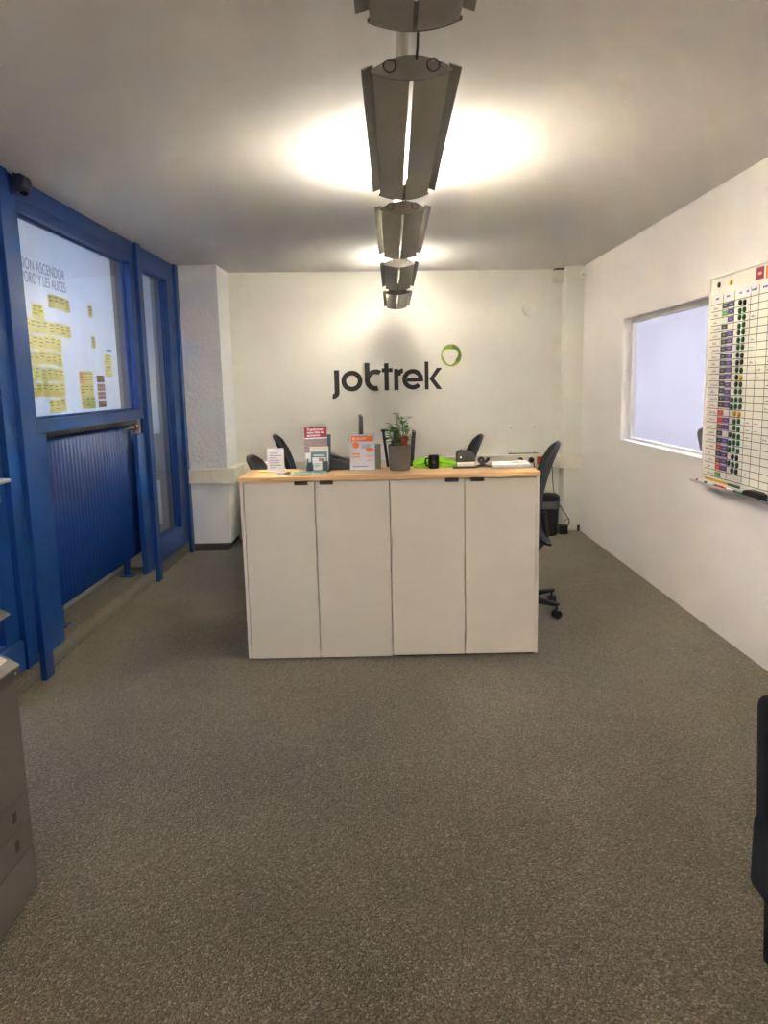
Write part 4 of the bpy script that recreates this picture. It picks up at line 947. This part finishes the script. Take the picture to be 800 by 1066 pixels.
# ------------------------------------------------------------------ copier at the left edge
t = thing('copier', 'grey office copier with paper drawers at the left edge of the photo', 'copier', (-1.40, 1.60, 0))
FX = -1.07+1.40; YE = 2.10-1.60; YS = -.55
def O(a): return a
m = MB(); m.box(-.33, FX-.014, YS, YE, .035, .70); m.build('body', M['copier'], t, bevel=.006)
m = MB(); m.box(-.30, FX-.03, YS+.03, YE-.03, 0, .034); m.build('base_plinth', M['black_matte'], t)
fr = MB().box(FX-.013, FX, YS+.005, YE-.002, .366, .698).build('front_cover', M['copier'], t, bevel=.004)
for z0_, z1_ in ((.278, .363), (.190, .275)):
    d = MB().box(FX-.013, FX, YS+.005, YE-.002, z0_, z1_).build('drawer', M['copier'], t, bevel=.003)
    q = MB(); q.box(FX-.001, FX+.0015, .395, .415, z0_+.028, z0_+.058); q.build('size_window', M['black'], d)
    q = MB(); q.box(FX-.002, FX+.002, .05, .27, z0_+.02, z0_+.065); q.build('drawer_handle', M['copier_dark'], d, bevel=.008)
MB().box(FX-.013, FX, YS+.005, YE-.002, .04, .187).build('lower_drawer', M['copier'], t, bevel=.003)
m = MB(); m.hexa([(FX-.17, YS+.1, .70), (FX+.002, YS+.1, .70), (FX+.002, YE+.002, .70), (FX-.17, YE+.002, .70), (FX-.17, YS+.1, .842), (FX+.012, YS+.1, .737), (FX+.012, YE+.005, .737), (FX-.17, YE+.005, .842)])
m.build('control_panel', mat('panel_grey', (118, 113, 104), .5), t, bevel=.004)
m = MB(); m.box(FX+.0005, FX+.011, YS+.12, YE+.002, .705, .735); m.build('panel_trim', M['copier_dark'], t, bevel=.003)
q = MB(); q.lathe([(0, .0), (.004, 0), (.004, .002), (0, .002)], (FX+.011, YE-.03, .720), 12, 'x'); q.build('status_light', M['alu'], t)
sl = (.842-.737)/(-.17-.012)
def PZ(x): return .737+(x-(FX+.012))*sl
m = MB(); xa, xb = FX-.13, FX-.016
m.hexa([(xa, .10, PZ(xa)+.0005), (xb, .10, PZ(xb)+.0005), (xb, YE-.014, PZ(xb)+.0005), (xa, YE-.014, PZ(xa)+.0005), (xa, .10, PZ(xa)+.003), (xb, .10, PZ(xb)+.003), (xb, YE-.014, PZ(xb)+.003), (xa, YE-.014, PZ(xa)+.003)]); m.build('touch_screen', M['lcd'], t)
m = MB(); m.box(-.33, FX-.19, YS, YE-.03, .70, .862); m.build('scanner', M['copier'], t, bevel=.006)
m = MB(); m.hexa([(-.34, YS-.01, .864), (FX+.004, YS-.01, .882), (FX+.004, YE+.012, .882), (-.34, YE+.01, .864), (-.33, YS, .925), (FX-.03, YS, .905), (FX-.03, YE-.0, .905), (-.33, YE-.0, .925)]); m.build('scanner_lid', mat('lid_grey', (96, 92, 86), .5), t, bevel=.006)

# ------------------------------------------------------------------ dark armchair at the right edge
t = thing('armchair', 'dark navy upholstered armchair cut off by the right edge', 'armchair', (1.24, 1.55, 0))
m = MB(); m.box(-.335, .30, -.30, .27, .205, .42); m.build('seat', M['navy_fabric'], t, bevel=.03, seg=4)
m = MB(); m.hexa([(-.318, .18, .205), (.30, .18, .205), (.30, .27, .205), (-.318, .27, .205), (-.336, .21, .722), (.30, .21, .722), (.30, .285, .722), (-.336, .285, .722)]); m.build('backrest', M['navy_fabric'], t, bevel=.028, seg=4)
for x in (-.275, .25):
    for y in (-.24, .235):
        q = MB(); q.hexa([(x-.014, y-.014, 0), (x+.014, y-.014, 0), (x+.014, y+.014, 0), (x-.014, y+.014, 0), (x-.02, y-.02, .21), (x+.02, y-.02, .21), (x+.02, y+.02, .21), (x-.02, y+.02, .21)]); q.build('leg', M['black'], t, bevel=.003)

# ------------------------------------------------------------------ world and camera
wd = bpy.data.worlds.new('world'); S.world = wd; wd.use_nodes = True
wd.node_tree.nodes['Background'].inputs[0].default_value = (.5, .6, .8, 1); wd.node_tree.nodes['Background'].inputs[1].default_value = .15
cd = bpy.data.cameras.new('camera'); cam = bpy.data.objects.new('camera', cd); COL.objects.link(cam)
cd.sensor_fit = 'HORIZONTAL'; cd.sensor_width = 36; cd.lens = 805/800*36; cd.clip_start = .05
p, y, rl = math.radians(9.377), math.radians(-.285), .023
f = Vector((math.sin(y)*math.cos(p), math.cos(y)*math.cos(p), -math.sin(p)))
r = Vector((math.cos(y), -math.sin(y), 0)); u = r.cross(f)
Rv = r*math.cos(rl) - u*math.sin(rl); Uv = u*math.cos(rl) + r*math.sin(rl)
cam.matrix_world = Matrix(((Rv.x, Uv.x, -f.x, 0), (Rv.y, Uv.y, -f.y, 0), (Rv.z, Uv.z, -f.z, 1.5), (0, 0, 0, 1)))
S.camera = cam
S.cycles.sample_clamp_indirect = 0; S.cycles.diffuse_bounces = 8; S.cycles.max_bounces = 14; S.cycles.transparent_max_bounces = 12; S.cycles.caustics_reflective = False; S.cycles.caustics_refractive = False
vs = S.view_settings; vs.view_transform = 'Standard'; vs.look = 'None'; vs.gamma = 1; vs.use_curve_mapping = False; vs.exposure = .18
